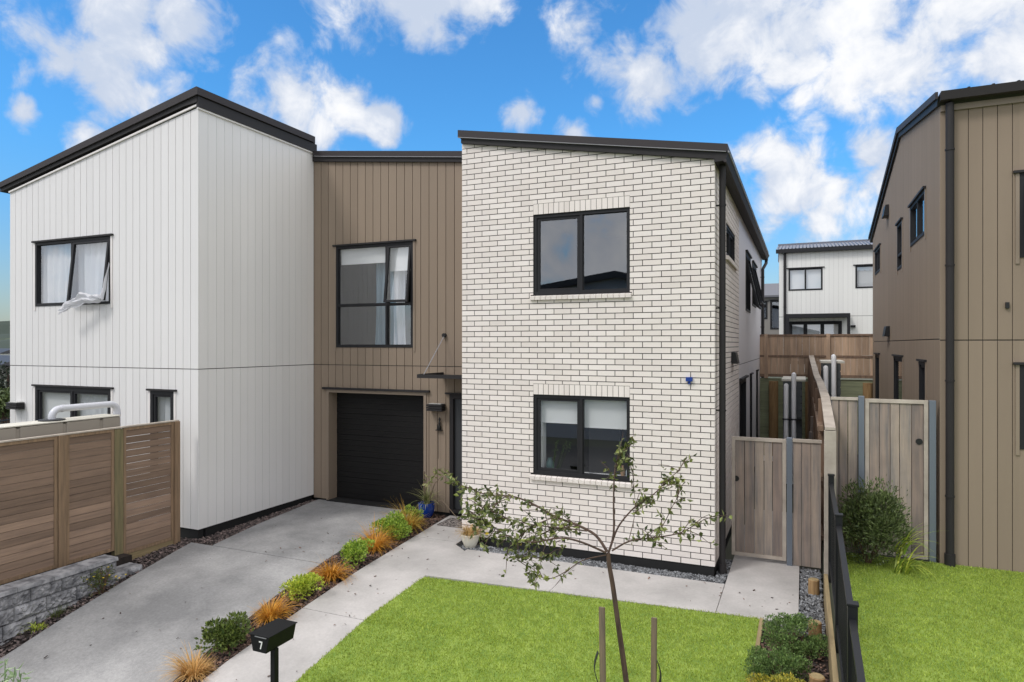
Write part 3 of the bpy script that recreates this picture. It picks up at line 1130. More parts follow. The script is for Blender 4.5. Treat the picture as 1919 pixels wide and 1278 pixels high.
# the curtain blown out through the open sash
m = MB()
i0 = 0
pa = [(-11.665, 5.0, -.03), (-11.67, 4.6, .03), (-11.68, 4.3, .08), (-11.70, 4.15, .14), (-11.88, 4.19, .20), (-12.08, 4.21, .23), (-12.32, 4.08, .26), (-12.6, 3.95, .27)]
pm = [(-11.645, 5.0, -.04), (-11.645, 4.6, .05), (-11.65, 4.3, .11), (-11.675, 4.10, .19), (-11.89, 4.11, .25), (-12.10, 4.09, .25), (-12.34, 3.99, .30), (-12.64, 3.89, .28)]
pb = [(-11.625, 5.0, -.03), (-11.622, 4.6, .03), (-11.625, 4.3, .08), (-11.65, 4.05, .13), (-11.90, 4.02, .19), (-12.12, 3.97, .22), (-12.36, 3.91, .25), (-12.66, 3.83, .26)]
NU, NV = 42, 8
for k in range(NU + 1):
    t_ = k / NU * 7
    a = min(6, int(t_))
    f_ = t_ - a
    e0, e1, e2 = [np.array(q[a]) * (1 - f_) + np.array(q[a + 1]) * f_ for q in (pa, pm, pb)]
    for n_ in range(NV + 1):
        w_ = n_ / NV
        p_ = (1 - w_) ** 2 * e0 + 2 * w_ * (1 - w_) * (2 * e1 - .5 * (e0 + e2)) + w_ ** 2 * e2
        p_ = p_ * np.array([1, 1, 1]) + np.array([.012 * math.sin(t_ * 2.1 + n_), .016 * math.sin(t_ * 4.2 + w_ * 2.0) + .01 * math.sin(t_ * 9 + w_ * 5), .028 * math.sin(w_ * 13 + t_ * 1.3) + .018 * math.sin(t_ * 3.1 - w_ * 7)]) * min(1, max(0, (t_ - .6) / 2))
        m.v.append(tuple(WF.p(*p_)))
for k in range(NU):
    for n_ in range(NV):
        a = k * (NV + 1) + n_
        m.f.append((a, a + 1, a + NV + 2, a + NV + 1))
        m.m.append(0)
bc = m.build('blown_curtain', MT['loose_curtain'], w1, smooth=True)
ss = bc.modifiers.new('smooth', 'SUBSURF')
ss.levels = ss.render_levels = 1
window(house_w, WF, *hW[1], [dict(s0=-13.78, s1=-12.69, z0=.25, z1=2.45, sash=True, cover='blind', drop=.99), dict(s0=-12.69, s1=-11.59, z0=.25, z1=2.45, sash=True, cover='sheer')],
       side_trim=MT['white_trim'], room=1.5, fr=.07)
window(house_w, WF, *hW[2], [dict(s0=-10.56, s1=-9.98, z0=1.0, z1=2.45, sash=True, cover='sheer')], side_trim=MT['white_trim'], room=1.2, fr=.06)


def wall_lamp(parent, P, s, z):
    m = MB()
    for k in range(3):
        m.pbox(P, s - .17, s + .17, z - .07 + k * .045, z - .035 + k * .045, .02, .17)
    m.pbox(P, s - .15, s + .15, z - .075, z + .06, .0, .10)
    w = m.build('wall_lamp', MT['dark_metal2'], parent, bevel=.004)
    m = MB()
    m.pbox(P, s - .13, s + .13, z + .061, z + .07, .02, .14)
    m.build('lens', MT['lamp_lens'], w)


wall_lamp(house_w, WF, -14.28, 2.06)

# ------------------------------------------------------------------ brick and brown house (right half)
BF, KF, KS = front(11.16), front(9.77), right_side(-1.147)
house_b = thing('house', (-4, 9.77, 0), 'house with white brick front and brown boarded entrance wing with a black garage door', 'house')
roofB = [line((-9.39, 7.10), (-5.17, 6.62))]
hB = [(-9.08, -6.68, 0, 2.335), (-8.83, -6.98, 3.205, 5.28), (-6.17, -5.15, .06, 2.315)]
m = MB()
boards(m, BF, -9.408, -5.14, .06, 8, roofB, hB, .184, joint=JOINT)
backing(m, BF, -9.408, -5.14, .06, 8, roofB, hB, m=1)
m.build('brown_wall', [MT['brown_board'], MT['backing']], house_b)
m = MB()
m.pbox(BF, -9.40, -9.082, -.2, .06, -.14, -.03)
m.build('plinth', MT['plinth'], house_b)
m = MB()
m.pbox(BF, -6.678, -5.15, -.2, .06, -.14, -.03)
m.build('plinth', MT['plinth'], house_b)
# garage
m = MB()
m.pbox(BF, -9.08, -9.02, .04, 2.335, -.32, .014)
m.pbox(BF, -6.74, -6.68, .04, 2.335, -.32, .014)
m.pbox(BF, -9.02, -6.74, 2.275, 2.335, -.32, .014)
gf = m.build('garage_frame', MT['brown_trim'], house_b)
m = MB()
m.pbox(BF, -9.16, -6.60, 2.338, 2.38, -.018, .055)
m.build('head_flashing', MT['dark_metal2'], gf)
m = MB()
nsec = 5
for k in range(nsec):
    z0 = .05 + k * (2.22 / nsec)
    h = 2.22 / nsec
    for j in range(4):
        a = z0 + h * j / 4
        m.pbox(BF, -9.02, -6.74, a + .001, a + h / 4 - (.001 if j < 3 else .005), -.30, -.255 - (.003 if j % 2 else 0))
m.pbox(BF, -9.02, -6.74, .05, 2.27, -.33, -.302)
m.build('garage_door', MT['garage'], house_b)
m = MB()
m.pbox(BF, -9.06, -6.70, -.1, .045, -.34, .03)
m.build('door_sill', MT['plinth'], house_b)
# upstairs window
window(house_b, BF, *hB[1], [dict(s0=-8.83, s1=-7.6, z0=4.065, z1=5.28, cover='blind', drop=.26),
                             dict(s0=-7.6, s1=-6.98, z0=4.065, z1=5.28, open=R(7), cover='blind', drop=.42),
                             dict(s0=-8.83, s1=-7.6, z0=3.205, z1=4.065), dict(s0=-7.6, s1=-6.98, z0=3.205, z1=4.065)],
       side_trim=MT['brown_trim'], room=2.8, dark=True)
win_up = [o for o in house_b.children if o.name.startswith('window')][-1]
m = MB()
pleats(m, BF, -8.05, -7.62, 3.24, 5.1, -.30, 4, .04, .12)
m.build('curtain', MT['blue_curtain'], win_up, smooth=True)
m = MB()
pleats(m, BF, -7.6, -7.36, 3.24, 5.1, -.30, 2, .035, .05)
m.build('curtain', MT['curtain'], win_up, smooth=True)
# entrance door
m = MB()
m.pbox(BF, -6.17, -6.09, .07, 2.315, -.12, .012)
m.pbox(BF, -5.23, -5.15, .07, 2.315, -.12, .012)
m.pbox(BF, -6.09, -5.23, 2.235, 2.315, -.12, .012)
m.pbox(BF, -6.09, -5.23, .07, .13, -.12, .012)
df = m.build('door_frame', MT['dark_metal2'], house_b)
m = MB()
m.pbox(BF, -6.25, -5.17, 2.318, 2.35, -.018, .05)
m.build('head_flashing', MT['dark_metal2'], df)
m = MB()
m.pbox(BF, -6.085, -5.235, .135, 2.23, -.09, -.04)
m.pbox(BF, -6.02, -5.75, .3, 2.1, -.038, -.03)
dr_ = m.build('entrance_door', MT['door'], house_b)
m = MB()
m.tube([BF.p(-5.32, .9, .02), BF.p(-5.32, 1.4, .02)], .015, 8)
m.build('handle', MT['steel_post'], dr_)
# canopy and its tie rod
m = MB()
m.box((-6.34, 10.26, 2.665), (-5.172, 10.30, 2.73))
m.box((-6.34, 10.30, 2.665), (-6.30, 11.155, 2.735))
m.box((-6.30, 10.30, 2.672), (-5.172, 11.155, 2.69))
cn = m.build('canopy', MT['dark_metal2'], house_b)
m = MB()
m.tube([(-6.26, 10.36, 2.72), (-6.27, 11.14, 3.44)], .008, 8)
m.build('tie_rod', MT['lip'], cn)
m = MB()
m.tube([(-6.27, 11.16, 3.44), (-6.27, 11.10, 3.44)], .04, 12)
m.build('anchor', MT['black'], cn)
m = MB()
m.tube([BF.p(-5.83, 2.48, 0), BF.p(-5.83, 2.48, .05)], .035, 12)
m.build('vent', MT['black'], house_b)
wall_lamp(house_b, BF, -6.42, 2.07)

# brick skin
hK = [(-3.905, -2.36, 4.047, 5.307), (-3.905, -2.36, 1.23, 2.478)]
roofK = [line((-5.17, 6.60), (-1.147, 5.885))]
CO, BL, MJ = .0861, .277, .0118
zK0 = .12
lint = [(-3.905, -2.36, 5.307, 5.307 + 2 * CO), (-3.905, -2.36, 2.478, 2.478 + 2 * CO)]
sills = [(-3.95, -2.33, 4.047 - CO, 4.047), (-3.95, -2.33, 1.23 - CO, 1.23)]


def brick_wall(mb, P, s0, s1, z0, z1, lines, holes, shift, thick=.07, m=0, end_full=True):
    k = 0
    z = z0
    while z < z1:
        off = s0 - BL + (shift if k % 2 else shift + BL / 2) % BL
        s = off
        while s < s1:
            a, b = max(s0, s + MJ / 2), min(s1, s + BL - MJ / 2)
            if b - a > .012:
                for r in rect_minus((a, b, z + MJ / 2, z + CO - MJ / 2), holes):
                    p = clip_top(r, lines)
                    if p and len(p) > 2:
                        mb.poly(P, p, -thick, -.0015 * random.random(), m)
            s += BL
        z += CO
        k += 1


m = MB()
brick_wall(m, KF, -5.17, -1.147, zK0, 7, roofK, hK + lint + sills, .09)
backing(m, KF, -5.165, -1.152, zK0, 7, roofK, hK, -.2, -.009, 1)
# side return in brick
hS = [(11.3, 12.85, 4.72, 5.26)]
sillS = [(11.2, 13.0, 4.72 - CO, 4.72)]
brick_wall(m, KS, 9.845, 13.65, zK0, 7, [(5.87, 0)], hS + sillS, .06)
backing(m, KS, 9.975, 13.645, zK0, 5.87, [(5.87, 0)], hS, -.2, -.009, 1)
m.pbox(left_side(-5.17), 9.845, 11.14, zK0, 6.55, -.2, -.002, 0)
m.build('brick_wall', [MT['brick'], MT['mortar']], house_b)
for h in lint:
    m = MB()
    n = 18
    w = (h[1] - h[0]) / n
    for k in range(n):
        m.pbox(KF, h[0] + k * w + .004, h[0] + (k + 1) * w - .004, h[2] + .004, h[3] - MJ / 2, -.07, -.001 * random.random())
    m.build('brick_lintel', MT['brick'], house_b)
for h in sills:
    m = MB()
    n = 18
    w = (h[1] - h[0]) / n
    for k in range(n):
        a, b = h[0] + k * w + .004, h[0] + (k + 1) * w - .004
        z0, z1 = h[2] + .012, h[3]
        m.hexa([KF.p(a, z0, -.07), KF.p(b, z0, -.07), KF.p(b, z0 - .01, .045), KF.p(a, z0 - .01, .045),
                KF.p(a, z1 - .002, -.07), KF.p(b, z1 - .002, -.07), KF.p(b, z1 - .028, .05), KF.p(a, z1 - .028, .05)])
    m.build('brick_sill', MT['brick'], house_b)
m = MB()
n = 20
w = (13.0 - 11.2) / n
for k in range(n):
    a, b = 11.2 + k * w + .004, 11.2 + (k + 1) * w - .004
    m.hexa([KS.p(a, 4.65, -.07), KS.p(b, 4.65, -.07), KS.p(b, 4.635, .045), KS.p(a, 4.635, .045),
            KS.p(a, 4.72, -.07), KS.p(b, 4.72, -.07), KS.p(b, 4.695, .05), KS.p(a, 4.695, .05)])
m.build('brick_sill', MT['brick'], house_b)
m = MB()
m.pbox(KF, -5.15, -1.16, -.25, zK0, -.16, -.018)
m.build('plinth', MT['plinth'], house_b)
m = MB()
m.pbox(KS, 9.94, 21.5, -.25, zK0, -.16, -.02)
m.build('plinth', MT['plinth'], house_b)
s_mid = -3.124
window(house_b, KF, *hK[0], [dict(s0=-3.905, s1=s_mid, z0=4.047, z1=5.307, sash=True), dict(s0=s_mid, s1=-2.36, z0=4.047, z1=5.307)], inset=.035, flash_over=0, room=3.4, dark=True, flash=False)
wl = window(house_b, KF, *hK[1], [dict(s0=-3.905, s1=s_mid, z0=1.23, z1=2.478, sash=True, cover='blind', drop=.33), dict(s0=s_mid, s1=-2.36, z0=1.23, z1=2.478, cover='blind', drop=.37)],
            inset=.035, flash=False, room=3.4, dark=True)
m = MB()
m.pbox(KF, -3.86, -2.4, 1.2, 1.262, -.3, -.14)
m.build('inner_sill', MT['blind'], wl)
m = MB()
m.pbox(KF, -3.86, -3.80, 1.25, 2.3, -.3, -.14)
m.build('inner_reveal', MT['blind'], wl)
m = MB()
m.pbox(KF, -3.45, -2.9, 1.0, 2.0, -1.6, -1.5)
m.build('inner_door', MT['room'], wl)
# side: window in the brick, grey cladding behind with two open awning windows, doors
window(house_b, KS, *hS[0], [dict(s0=11.3, s1=12.1, z0=4.72, z1=5.26, sash=True), dict(s0=12.1, s1=12.85, z0=4.72, z1=5.26, sash=True)], inset=.03, flash=False, room=1)
hG = [(15.3, 16.6, 4.0, 5.28), (17.3, 18.7, 4.22, 5.28), (13.77, 15.3, .1, 2.55), (16.55, 17.1, .4, 2.55), (18.8, 19.35, .4, 2.55)]
m = MB()
backing(m, KS, 13.66, 21.5, .12, 5.87, [(5.87, 0)], hG + [(13.66, 21.5, 2.86, 2.875)], -.12, -.003, 0)
m.pbox(KS, 13.66, 21.5, 2.84, 2.89, -.13, -.012, 1)
m.poly(Plane((0, 21.5, 0), (1, 0, 0), (0, 1, 0)), [(-9.4, .12), (-1.16, .12), (-1.16, 5.85), (-9.4, 7.1)], -.12, 0, 0)
m.build('grey_wall', [MT['grey_clad'], MT['backing']], house_b)
for a in (0, 1):
    h = hG[a]
    window(house_b, KS, *h, [dict(s0=h[0], s1=h[1], z0=h[2], z1=h[3], open=R(13))], room=1, flash_over=.05)
for a in (3, 4):
    h = hG[a]
    window(house_b, KS, *h, [dict(s0=h[0], s1=h[1], z0=h[2], z1=h[3], sash=True)], room=1, flash_over=.05)
m = MB()
m.pbox(KS, 13.77, 15.3, .1, 2.55, -.16, -.09)
m.pbox(KS, 13.77, 13.85, .1, 2.55, -.09, .01)
m.pbox(KS, 15.22, 15.3, .1, 2.55, -.09, .01)
m.pbox(KS, 13.85, 15.22, 2.47, 2.55, -.09, .01)
m.build('side_door', MT['black_frame'], house_b)
m = MB()
m.pbox(KS, 13.7, 15.37, 2.56, 2.6, 0.0, .06)
m.build('head_flashing', MT['dark_metal2'], house_b)
wall_vent(house_b, KS, 12.3, 3.03, .35, .2, 'vent_hood')
m = MB()
m.pbox(KF, -1.54, -1.45, 2.74, 2.80, 0, .05)
m.pbox(KF, -1.51, -1.48, 2.70, 2.74, 0, .03)
m.build('sensor_box', MT['blue_box'], house_b, label='small blue plastic box on the white brick')
# roof of the brick half
m = MB()
m.poly(KF, [(-5.16, 6.66), (-1.0, 5.945), (-1.0, 5.865), (-1.147, 5.875), (-5.16, 6.575)], -11.8, .055)
rk = m.build('roof', MT['dark_metal2'], house_b)
m = MB()
m.poly(BF, [(-9.40, 7.19), (-5.1, 6.69), (-5.1, 6.61), (-9.40, 7.09)], -10.4, .055)
rk2 = m.build('roof', MT['dark_metal2'], house_b)
m = MB()
m.poly(KF, [(-5.205, 6.79), (-.965, 6.055), (-.965, 5.955), (-5.205, 6.675)], -11.85, .085)
m.build('barge_cap', MT['dark_metal'], rk)
m = MB()
m.poly(BF, [(-9.37, 7.30), (-5.21, 6.815), (-5.21, 6.705), (-9.37, 7.19)], -10.4, .085)
m.build('barge_cap', MT['dark_metal'], rk2)
m = MB()
m.poly(KF, [(-5.205, 6.674), (-.985, 5.954), (-.985, 5.946), (-5.205, 6.666)], .056, .09)
m.build('lit_drip_edge', MT['lip'], rk)  # light grey strip, the lit edge's highlight put into its colour
m = MB()
m.poly(BF, [(-9.33, 7.188), (-5.18, 6.704), (-5.18, 6.696), (-9.33, 7.178)], .056, .09)
m.build('lit_drip_edge', MT['lip'], rk2)  # same painted highlight along the brown wing's verge
m = MB()
m.hexa([(-1.145, 9.71, 5.83), (-1.0, 9.71, 5.83), (-1.0, 21.7, 5.83), (-1.145, 21.7, 5.83),
        (-1.145, 9.71, 5.95), (-.955, 9.71, 5.95), (-.955, 21.7, 5.95), (-1.145, 21.7, 5.95)])
m.build('gutter', MT['dark_metal2'], rk)
m = MB()
m.tube([(-1.0, 9.7, 5.83), (-1.0, 21.7, 5.83)], .022, 8)
m.build('gutter_bead', MT['dark_metal'], rk)
m = MB()
m.tube([(-.955, 9.7, 5.95), (-.955, 21.7, 5.95)], .014, 8)
m.build('gutter_bead', MT['lip'], rk)
downpipe(house_b, -1.06, 9.93, -.02, 5.84, .045, (-1, 0, 0), 4)
downpipe(house_b, -1.085, 20.7, .0, 5.8, .045, (-1, 0, 0), 4, kick=(.07, .5))

# ------------------------------------------------------------------ brown house on the right lot
x2, y2, z2 = 1.70, 10.63, .28
house_r = thing('house', (4, 10.63, .3), 'brown boarded house behind the right lawn, with a dark downpipe at its corner', 'house')
RF, RS = front(y2), left_side(x2)
hRF = [(2.585, 4.1, 4.4, 5.5), (2.585, 4.1, 1.9, 3.0)]
m = MB()
boards(m, RF, x2, 7.2, z2, 6.47, [(6.47, 0)], hRF, .162, gap=.008, joint=3.325)
backing(m, RF, x2 + .002, 7.2, z2, 6.47, [(6.47, 0)], hRF, m=1)
ridge_y, ridge_z, back_y, back_z = 14.6, 7.28, 20.5, 6.02
lnR = [line((y2, 6.52), (ridge_y, 7.2)), line((ridge_y, 7.2), (20.3, 6.02))]
hRS = [(11.8, 13.3, 4.95, 5.63), (14.35, 15.05, 4.72, 5.6), (18.2, 19.5, 5.05, 5.65), (11.75, 12.35, 1.2, 3.0), (14.3, 15.6, 1.0, 3.03), (18.4, 19.4, 1.0, 3.02)]
boards(m, RS, y2 + .022, 20.2, z2, 8, lnR, hRS, .09, gap=.008, joint=3.34)
backing(m, RS, y2 + .15, 20.2, z2, 8, lnR, hRS, m=1)
m.poly(Plane((0, 20.2, 0), (1, 0, 0), (0, 1, 0)), [(x2 + .15, z2), (7.2, z2), (7.2, 6.0), (x2 + .15, 6.0)], -.14, -.001, 0)
m.poly(right_side(7.2), [(y2 + .15, z2), (20, z2), (20, 5.9), (ridge_y, 7.1), (y2 + .15, 6.4)], -.14, -.001, 0)
m.build('wall', [MT['brown_board'], MT['backing']], house_r)
m = MB()
m.pbox(RF, x2 + .02, 7.2, -.1, z2, -.14, -.02)
m.build('plinth', MT['plinth'], house_r)
m = MB()
A, B, C_ = (10.5, 6.60), (ridge_y, 7.33), (20.6, 6.15)
m.poly(RS, [A, B, C_, (20.6, 6.04), (ridge_y, 7.205), (10.6, 6.5)], -5.6, .04)
rr = m.build('roof', MT['dark_metal2'], house_r)
m = MB()
m.poly(RS, [(10.5, 6.66), (ridge_y, 7.40), (20.65, 6.20), (20.65, 6.13), (ridge_y, 7.29), (10.5, 6.57)], .042, .075)
m.build('barge_cap', MT['dark_metal'], rr)
m = MB()
for k in range(20):
    x = x2 + .3 + k * .27
    m.hexa([(x - .03, 10.46, 6.6), (x + .03, 10.46, 6.6), (x + .03, ridge_y, 7.33), (x - .03, ridge_y, 7.33),
            (x - .012, 10.46, 6.665), (x + .012, 10.46, 6.665), (x + .012, ridge_y, 7.39), (x - .012, ridge_y, 7.39)])
m.build('roof_rib', MT['dark_metal2'], rr)
m = MB()
m.hexa([(x2 - .02, 10.45, 6.53), (7.3, 10.45, 6.53), (7.3, 10.615, 6.53), (x2 - .02, 10.615, 6.53),
        (x2 - .02, 10.42, 6.64), (7.3, 10.42, 6.64), (7.3, 10.615, 6.64), (x2 - .02, 10.615, 6.64)])
m.build('gutter', MT['dark_metal'], rr)
m = MB()
m.box((x2 + .003, 10.60, 6.42), (7.2, 10.628, 6.528))
m.build('fascia', MT['brown_trim'], rr)
downpipe(house_r, 1.80, 10.55, z2 + .02, 6.5, .05, (0, 1, 0), 4)
window(house_r, RF, *hRF[0], [dict(s0=2.585, s1=3.3, z0=4.4, z1=5.5, open=R(9)), dict(s0=3.3, s1=4.1, z0=4.4, z1=5.5)], side_trim=MT['brown_trim'], room=1.5, dark=True)
window(house_r, RF, *hRF[1], [dict(s0=2.585, s1=3.3, z0=1.9, z1=3.0, sash=True), dict(s0=3.3, s1=4.1, z0=1.9, z1=3.0)], side_trim=MT['brown_trim'], room=1.5, dark=True)
for i, h in enumerate(hRS):
    if i in (0, 2):
        md = (h[0] + h[1]) / 2
        pn = [dict(s0=h[0], s1=md, z0=h[2], z1=h[3], cover='blind', drop=.98), dict(s0=md, s1=h[1], z0=h[2], z1=h[3], cover='blind', drop=.98)]
    elif i == 1:
        pn = [dict(s0=h[0], s1=h[1], z0=h[2], z1=5.0), dict(s0=h[0], s1=h[1], z0=5.0, z1=h[3], cover='blind', drop=.98)]
    else:
        pn = [dict(s0=h[0], s1=h[1], z0=h[2], z1=h[3], sash=True)]
    window(house_r, RS, *h, pn, room=1.0, dark=True, side_trim=MT['brown_trim'], flash_over=.06)
wall_vent(house_r, RS, 16.7, 6.18, .4, .24)
wall_vent(house_r, RS, 16.55, 3.55, .4, .22)
m = MB()
m.pbox(RF, 2.43, 2.47, 3.74, 3.82, 0, .035)
m.build('meter_box', MT['black'], house_r)

# ------------------------------------------------------------------ houses behind
Yb = 28.0
house_k = thing('house', (3, Yb, 2.2), 'white boarded house uphill behind the back fence, with a black framed sliding door', 'house')
HB = front(Yb)
hk = [(-.53, .67, 5.34, 6.19), (1.78, 2.9, 5.36, 6.21), (-.52, 1.33, 2.5, 4.15)]
m = MB()
boards(m, HB, -.87, 6.5, 2.15, 6.86, [(6.86, 0)], hk, .16, gap=.003, joint=4.33)
backing(m, HB, -.87, 6.5, 2.15, 6.86, [(6.86, 0)], hk, m=1)
m.poly(left_side(-.87), [(Yb + .022, 2.15), (Yb + 8, 2.15), (Yb + 8, 6.7), (Yb + 2, 7.2), (Yb + .022, 6.86)], -.14, -.001, 0)
m.build('wall', [MT['white_board2'], MT['backing']], house_k)
m = MB()
nr = 60
for k in range(nr):
    xa, xb = -.97 + k * 7.6 / nr, -.97 + (k + 1) * 7.6 / nr
    xm = (xa + xb) / 2
    dz = .045
    ya, za, yb_, zb = Yb - .15, 6.95, Yb + 2.0, 7.38
    m.face([(xa, ya, za), (xm - .02, ya, za), (xm - .02, yb_, zb), (xa, yb_, zb)])
    m.face([(xm - .02, ya, za), (xm, ya, za + dz), (xm, yb_, zb + dz), (xm - .02, yb_, zb)])
    m.face([(xm, ya, za + dz), (xm + .02, ya, za), (xm + .02, yb_, zb), (xm, yb_, zb + dz)])
    m.face([(xm + .02, ya, za), (xb, ya, za), (xb, yb_, zb), (xm + .02, yb_, zb)])
m.box((-.97, Yb + 2.0, 6.7), (6.6, Yb + 2.1, 7.45))
rkk = m.build('roof', MT['corr'], house_k)
m = MB()
m.box((-.98, Yb - .2, 6.80), (6.6, Yb - .02, 6.94))
m.build('gutter', MT['black_frame'], rkk)
downpipe(house_k, -.66, Yb - .06, 2.2, 6.9, .05, (0, 1, 0), 3)
window(house_k, HB, *hk[0], [dict(s0=-.53, s1=.07, z0=5.34, z1=6.19, cover='blind', drop=.98), dict(s0=.07, s1=.67, z0=5.34, z1=6.19, cover='blind', drop=.98)], room=1)
window(house_k, HB, *hk[1], [dict(s0=1.78, s1=2.9, z0=5.36, z1=6.21, cover='blind', drop=.98)], room=1)
window(house_k, HB, *hk[2], [dict(s0=-.52, s1=.07, z0=2.5, z1=4.15, sash=True, cover='sheer'), dict(s0=.07, s1=.66, z0=2.5, z1=4.15, sash=True, cover='blind', drop=.95),
                             dict(s0=.66, s1=1.33, z0=2.5, z1=4.15, sash=True, cover='blind', drop=.95)], room=1, fr=.08, flash=False)
m = MB()
m.box((-.62, Yb - .5, 4.27), (1.58, Yb - .003, 4.42))
m.box((-.62, Yb - .5, 2.2), (-.50, Yb - .40, 4.27))
m.box((1.48, Yb - .5, 2.2), (1.58, Yb - .40, 4.27))
m.build('pergola_frame', MT['black_frame'], house_k)
m = MB()
m.pbox(HB, 1.62, 1.78, 3.9, 3.98, 0, .12)
m.build('wall_lamp', MT['black'], house_k)

house_g = thing('house', (-2.5, 38, 2.2), 'grey two storey house far behind, glimpsed between the brick house and the white house', 'house')
HG = front(38)
hg = [(-2.05, -1.75, 4.6, 5.55), (-1.62, -.9, 4.05, 5.6)]
m = MB()
backing(m, HG, -5, .5, 2.15, 5.75, [(5.75, 0)], hg, -.14, 0)
m.build('wall', MT['far_wall'], house_g)
m = MB()
m.hexa([(-5.1, 37.8, 5.76), (.6, 37.8, 5.76), (.6, 41, 5.76), (-5.1, 41, 5.76), (-5.1, 37.8, 5.86), (.6, 37.8, 5.86), (.6, 41, 6.75), (-5.1, 41, 6.75)])
m.build('roof', MT['far_roof'], house_g)
for h in hg:
    window(house_g, HG, *h, [dict(s0=h[0], s1=h[1], z0=h[2], z1=h[3], sash=True)], room=.8, dark=True)

# the house over the road whose roof shows in the window glass
house_o = thing('house', (-10, -14, -1.7), 'black roofed house mirrored in the upper window of the brick wall', 'house')
OF = Plane((0, -14.2, 0), (1, 0, 0), (0, 1, 0))
m = MB()
m.poly(OF, [(-19, -1.9), (1, -1.9), (1, 4.3), (-8.87, 6.75), (-19, 5.3)], -8, 0)
m.build('wall', MT['opp_wall'], house_o)
m = MB()
m.poly(OF, [(-19.4, 5.22), (-8.87, 6.72), (1.4, 4.2), (1.4, 4.5), (-8.87, 7.05), (-19.4, 5.52)], -8.3, .4)
m.build('roof', MT['opp_roof'], house_o)
window(house_o, OF, -10, -8, 3.2, 4.6, [dict(s0=-10, s1=-9, z0=3.2, z1=4.6), dict(s0=-9, s1=-8, z0=3.2, z1=4.6)], room=1, dark=True)

# ------------------------------------------------------------------ slatted fence on the left
FX = -9.6
fence = thing('slat_fence', (FX, 6, 0), 'brown horizontal slat timber fence with square posts in front of the white house', 'fence')


def post(parent, x0, x1, y0, y1, z0, z1, mt, name='post'):
    m = MB()
    m.box((x0, y0, z0), (x1, y1, z1))
    return m.build(name, mt, parent, bevel=.004)


TOP = 1.985
post(fence, FX - .03, FX + .06, 7.90, 7.995, -.15, TOP, MT['post_wood'])
post(fence, FX - .06, FX + .03, 6.86, 7.00, -.15, TOP - .01, MT['green_post'])
post(fence, FX - .05, FX + .045, 6.02, 6.13, -.15, TOP, MT['post_wood'])
post(fence, FX - .05, FX + .045, 4.9, 5.0, -.15, TOP, MT['post_wood'])
post(fence, FX - .05, FX + .045, 3.6, 3.7, -.15, TOP, MT['post_wood'])


def slat_panel(y0, y1, z0, z1):
    m = MB()
    w = .045
    m.box((FX - .01, y0, z0), (FX + .025, y0 + w, z1))
    m.box((FX - .01, y1 - w, z0), (FX + .025, y1, z1))
    m.box((FX - .01, y0 + w, z1 - w), (FX + .025, y1 - w, z1))
    m.box((FX - .01, y0 + w, z0), (FX + .025, y1 - w, z0 + w))
    fr = m.build('panel_frame', MT['post_wood'], fence)
    m = MB()
    n = round((z1 - z0 - 2 * w) / .104)
    h = (z1 - z0 - 2 * w) / n
    for k in range(n):
        a = z0 + w + k * h
        j = random.uniform(-.002, .002)
        m.box((FX - .004 + j, y0 + w + .001, a + .003), (FX + .014 + j, y1 - w - .001, a + h - .0035 - (.001 if k > n - 7 and y0 > 6.9 else 0)))
    m.build('slats', MT['slat'], fr)


slat_panel(7.005, 7.895, .03, TOP)
slat_panel(6.135, 6.855, .14, TOP)
slat_panel(5.005, 6.015, .14, TOP)
slat_panel(3.705, 4.895, .10, TOP)
m = MB()
m.box((FX - .02, 7.0, -.13), (FX + .015, 7.9, .025))
m.build('plinth_board', MT['sleeper'], fence)
m = MB()
m.box((FX - .035, 3.6, TOP + .001), (FX + .035, 7.995, TOP + .02))
m.build('cap_rail', MT['grey_cap'], fence)

# split-face block wall below it
wall_b = thing('block_retaining_wall', (-9.2, 5.8, -.4), 'low grey split-faced block retaining wall between the driveway and the slatted fence', 'retaining wall')
m = MB()


def rough_block(x0, x1, y0, y1, z0, z1, amp=.022):
    n, k = 14, 7
    i0 = len(m.v)
    for j in range(k + 1):
        for i in range(n + 1):
            e = min(i, n - i, j * 1.5, (k - j) * 1.5)
            out = 0 if e == 0 else (amp * (.3 + .9 * random.random()))
            m.v.append((x1 - amp + out, y0 + (y1 - y0) * i / n, z0 + (z1 - z0) * j / k))
    for j in range(k):
        for i in range(n):
            a = i0 + j * (n + 1) + i
            m.f.append((a, a + 1, a + n + 2, a + n + 1))
            m.m.append(0)
    xb = x1 - amp
    P4 = [(x0, y0), (xb, y0), (xb, y1), (x0, y1)]
    i1 = len(m.v)
    m.v += [(x, y, z0) for x, y in P4] + [(x, y, z1) for x, y in P4]
    for f in ((0, 3, 2, 1), (4, 5, 6, 7), (0, 1, 5, 4), (2, 3, 7, 6), (3, 0, 4, 7)):
        m.f.append(tuple(i1 + q for q in f))
        m.m.append(0)


bl = .39
for row, (zt, yend) in enumerate(((.15, 6.55), (-.035, 6.95), (-.225, 6.6), (-.415, 5.8))):
    y = yend
    if row % 2:
        pass
    first = True
    while y > 3.6:
        L_ = bl if not (first and row % 2) else bl * .55
        first = False
        rough_block(-9.36, -9.06 + row * .012, y - L_ + .003, y - .003, zt - .186, zt, .042)
        y -= L_
for y0 in np.arange(3.4, 6.2, .45):
    i0 = len(m.v)
    m.hexa([(-9.37, y0 + .002, .152), (-9.055, y0 + .002, .152), (-9.055, y0 + .447, .152), (-9.37, y0 + .447, .152),
            (-9.36, y0 + .004, .20), (-9.065, y0 + .004, .20), (-9.065, y0 + .445, .20), (-9.36, y0 + .445, .20)])
m.build('blocks', MT['block'], wall_b)
m = MB()
m.box((-11.5, 2, -.6), (-9.38, 7.0, .06))
tag(m.build('ground', MT['soil']), kind='structure')

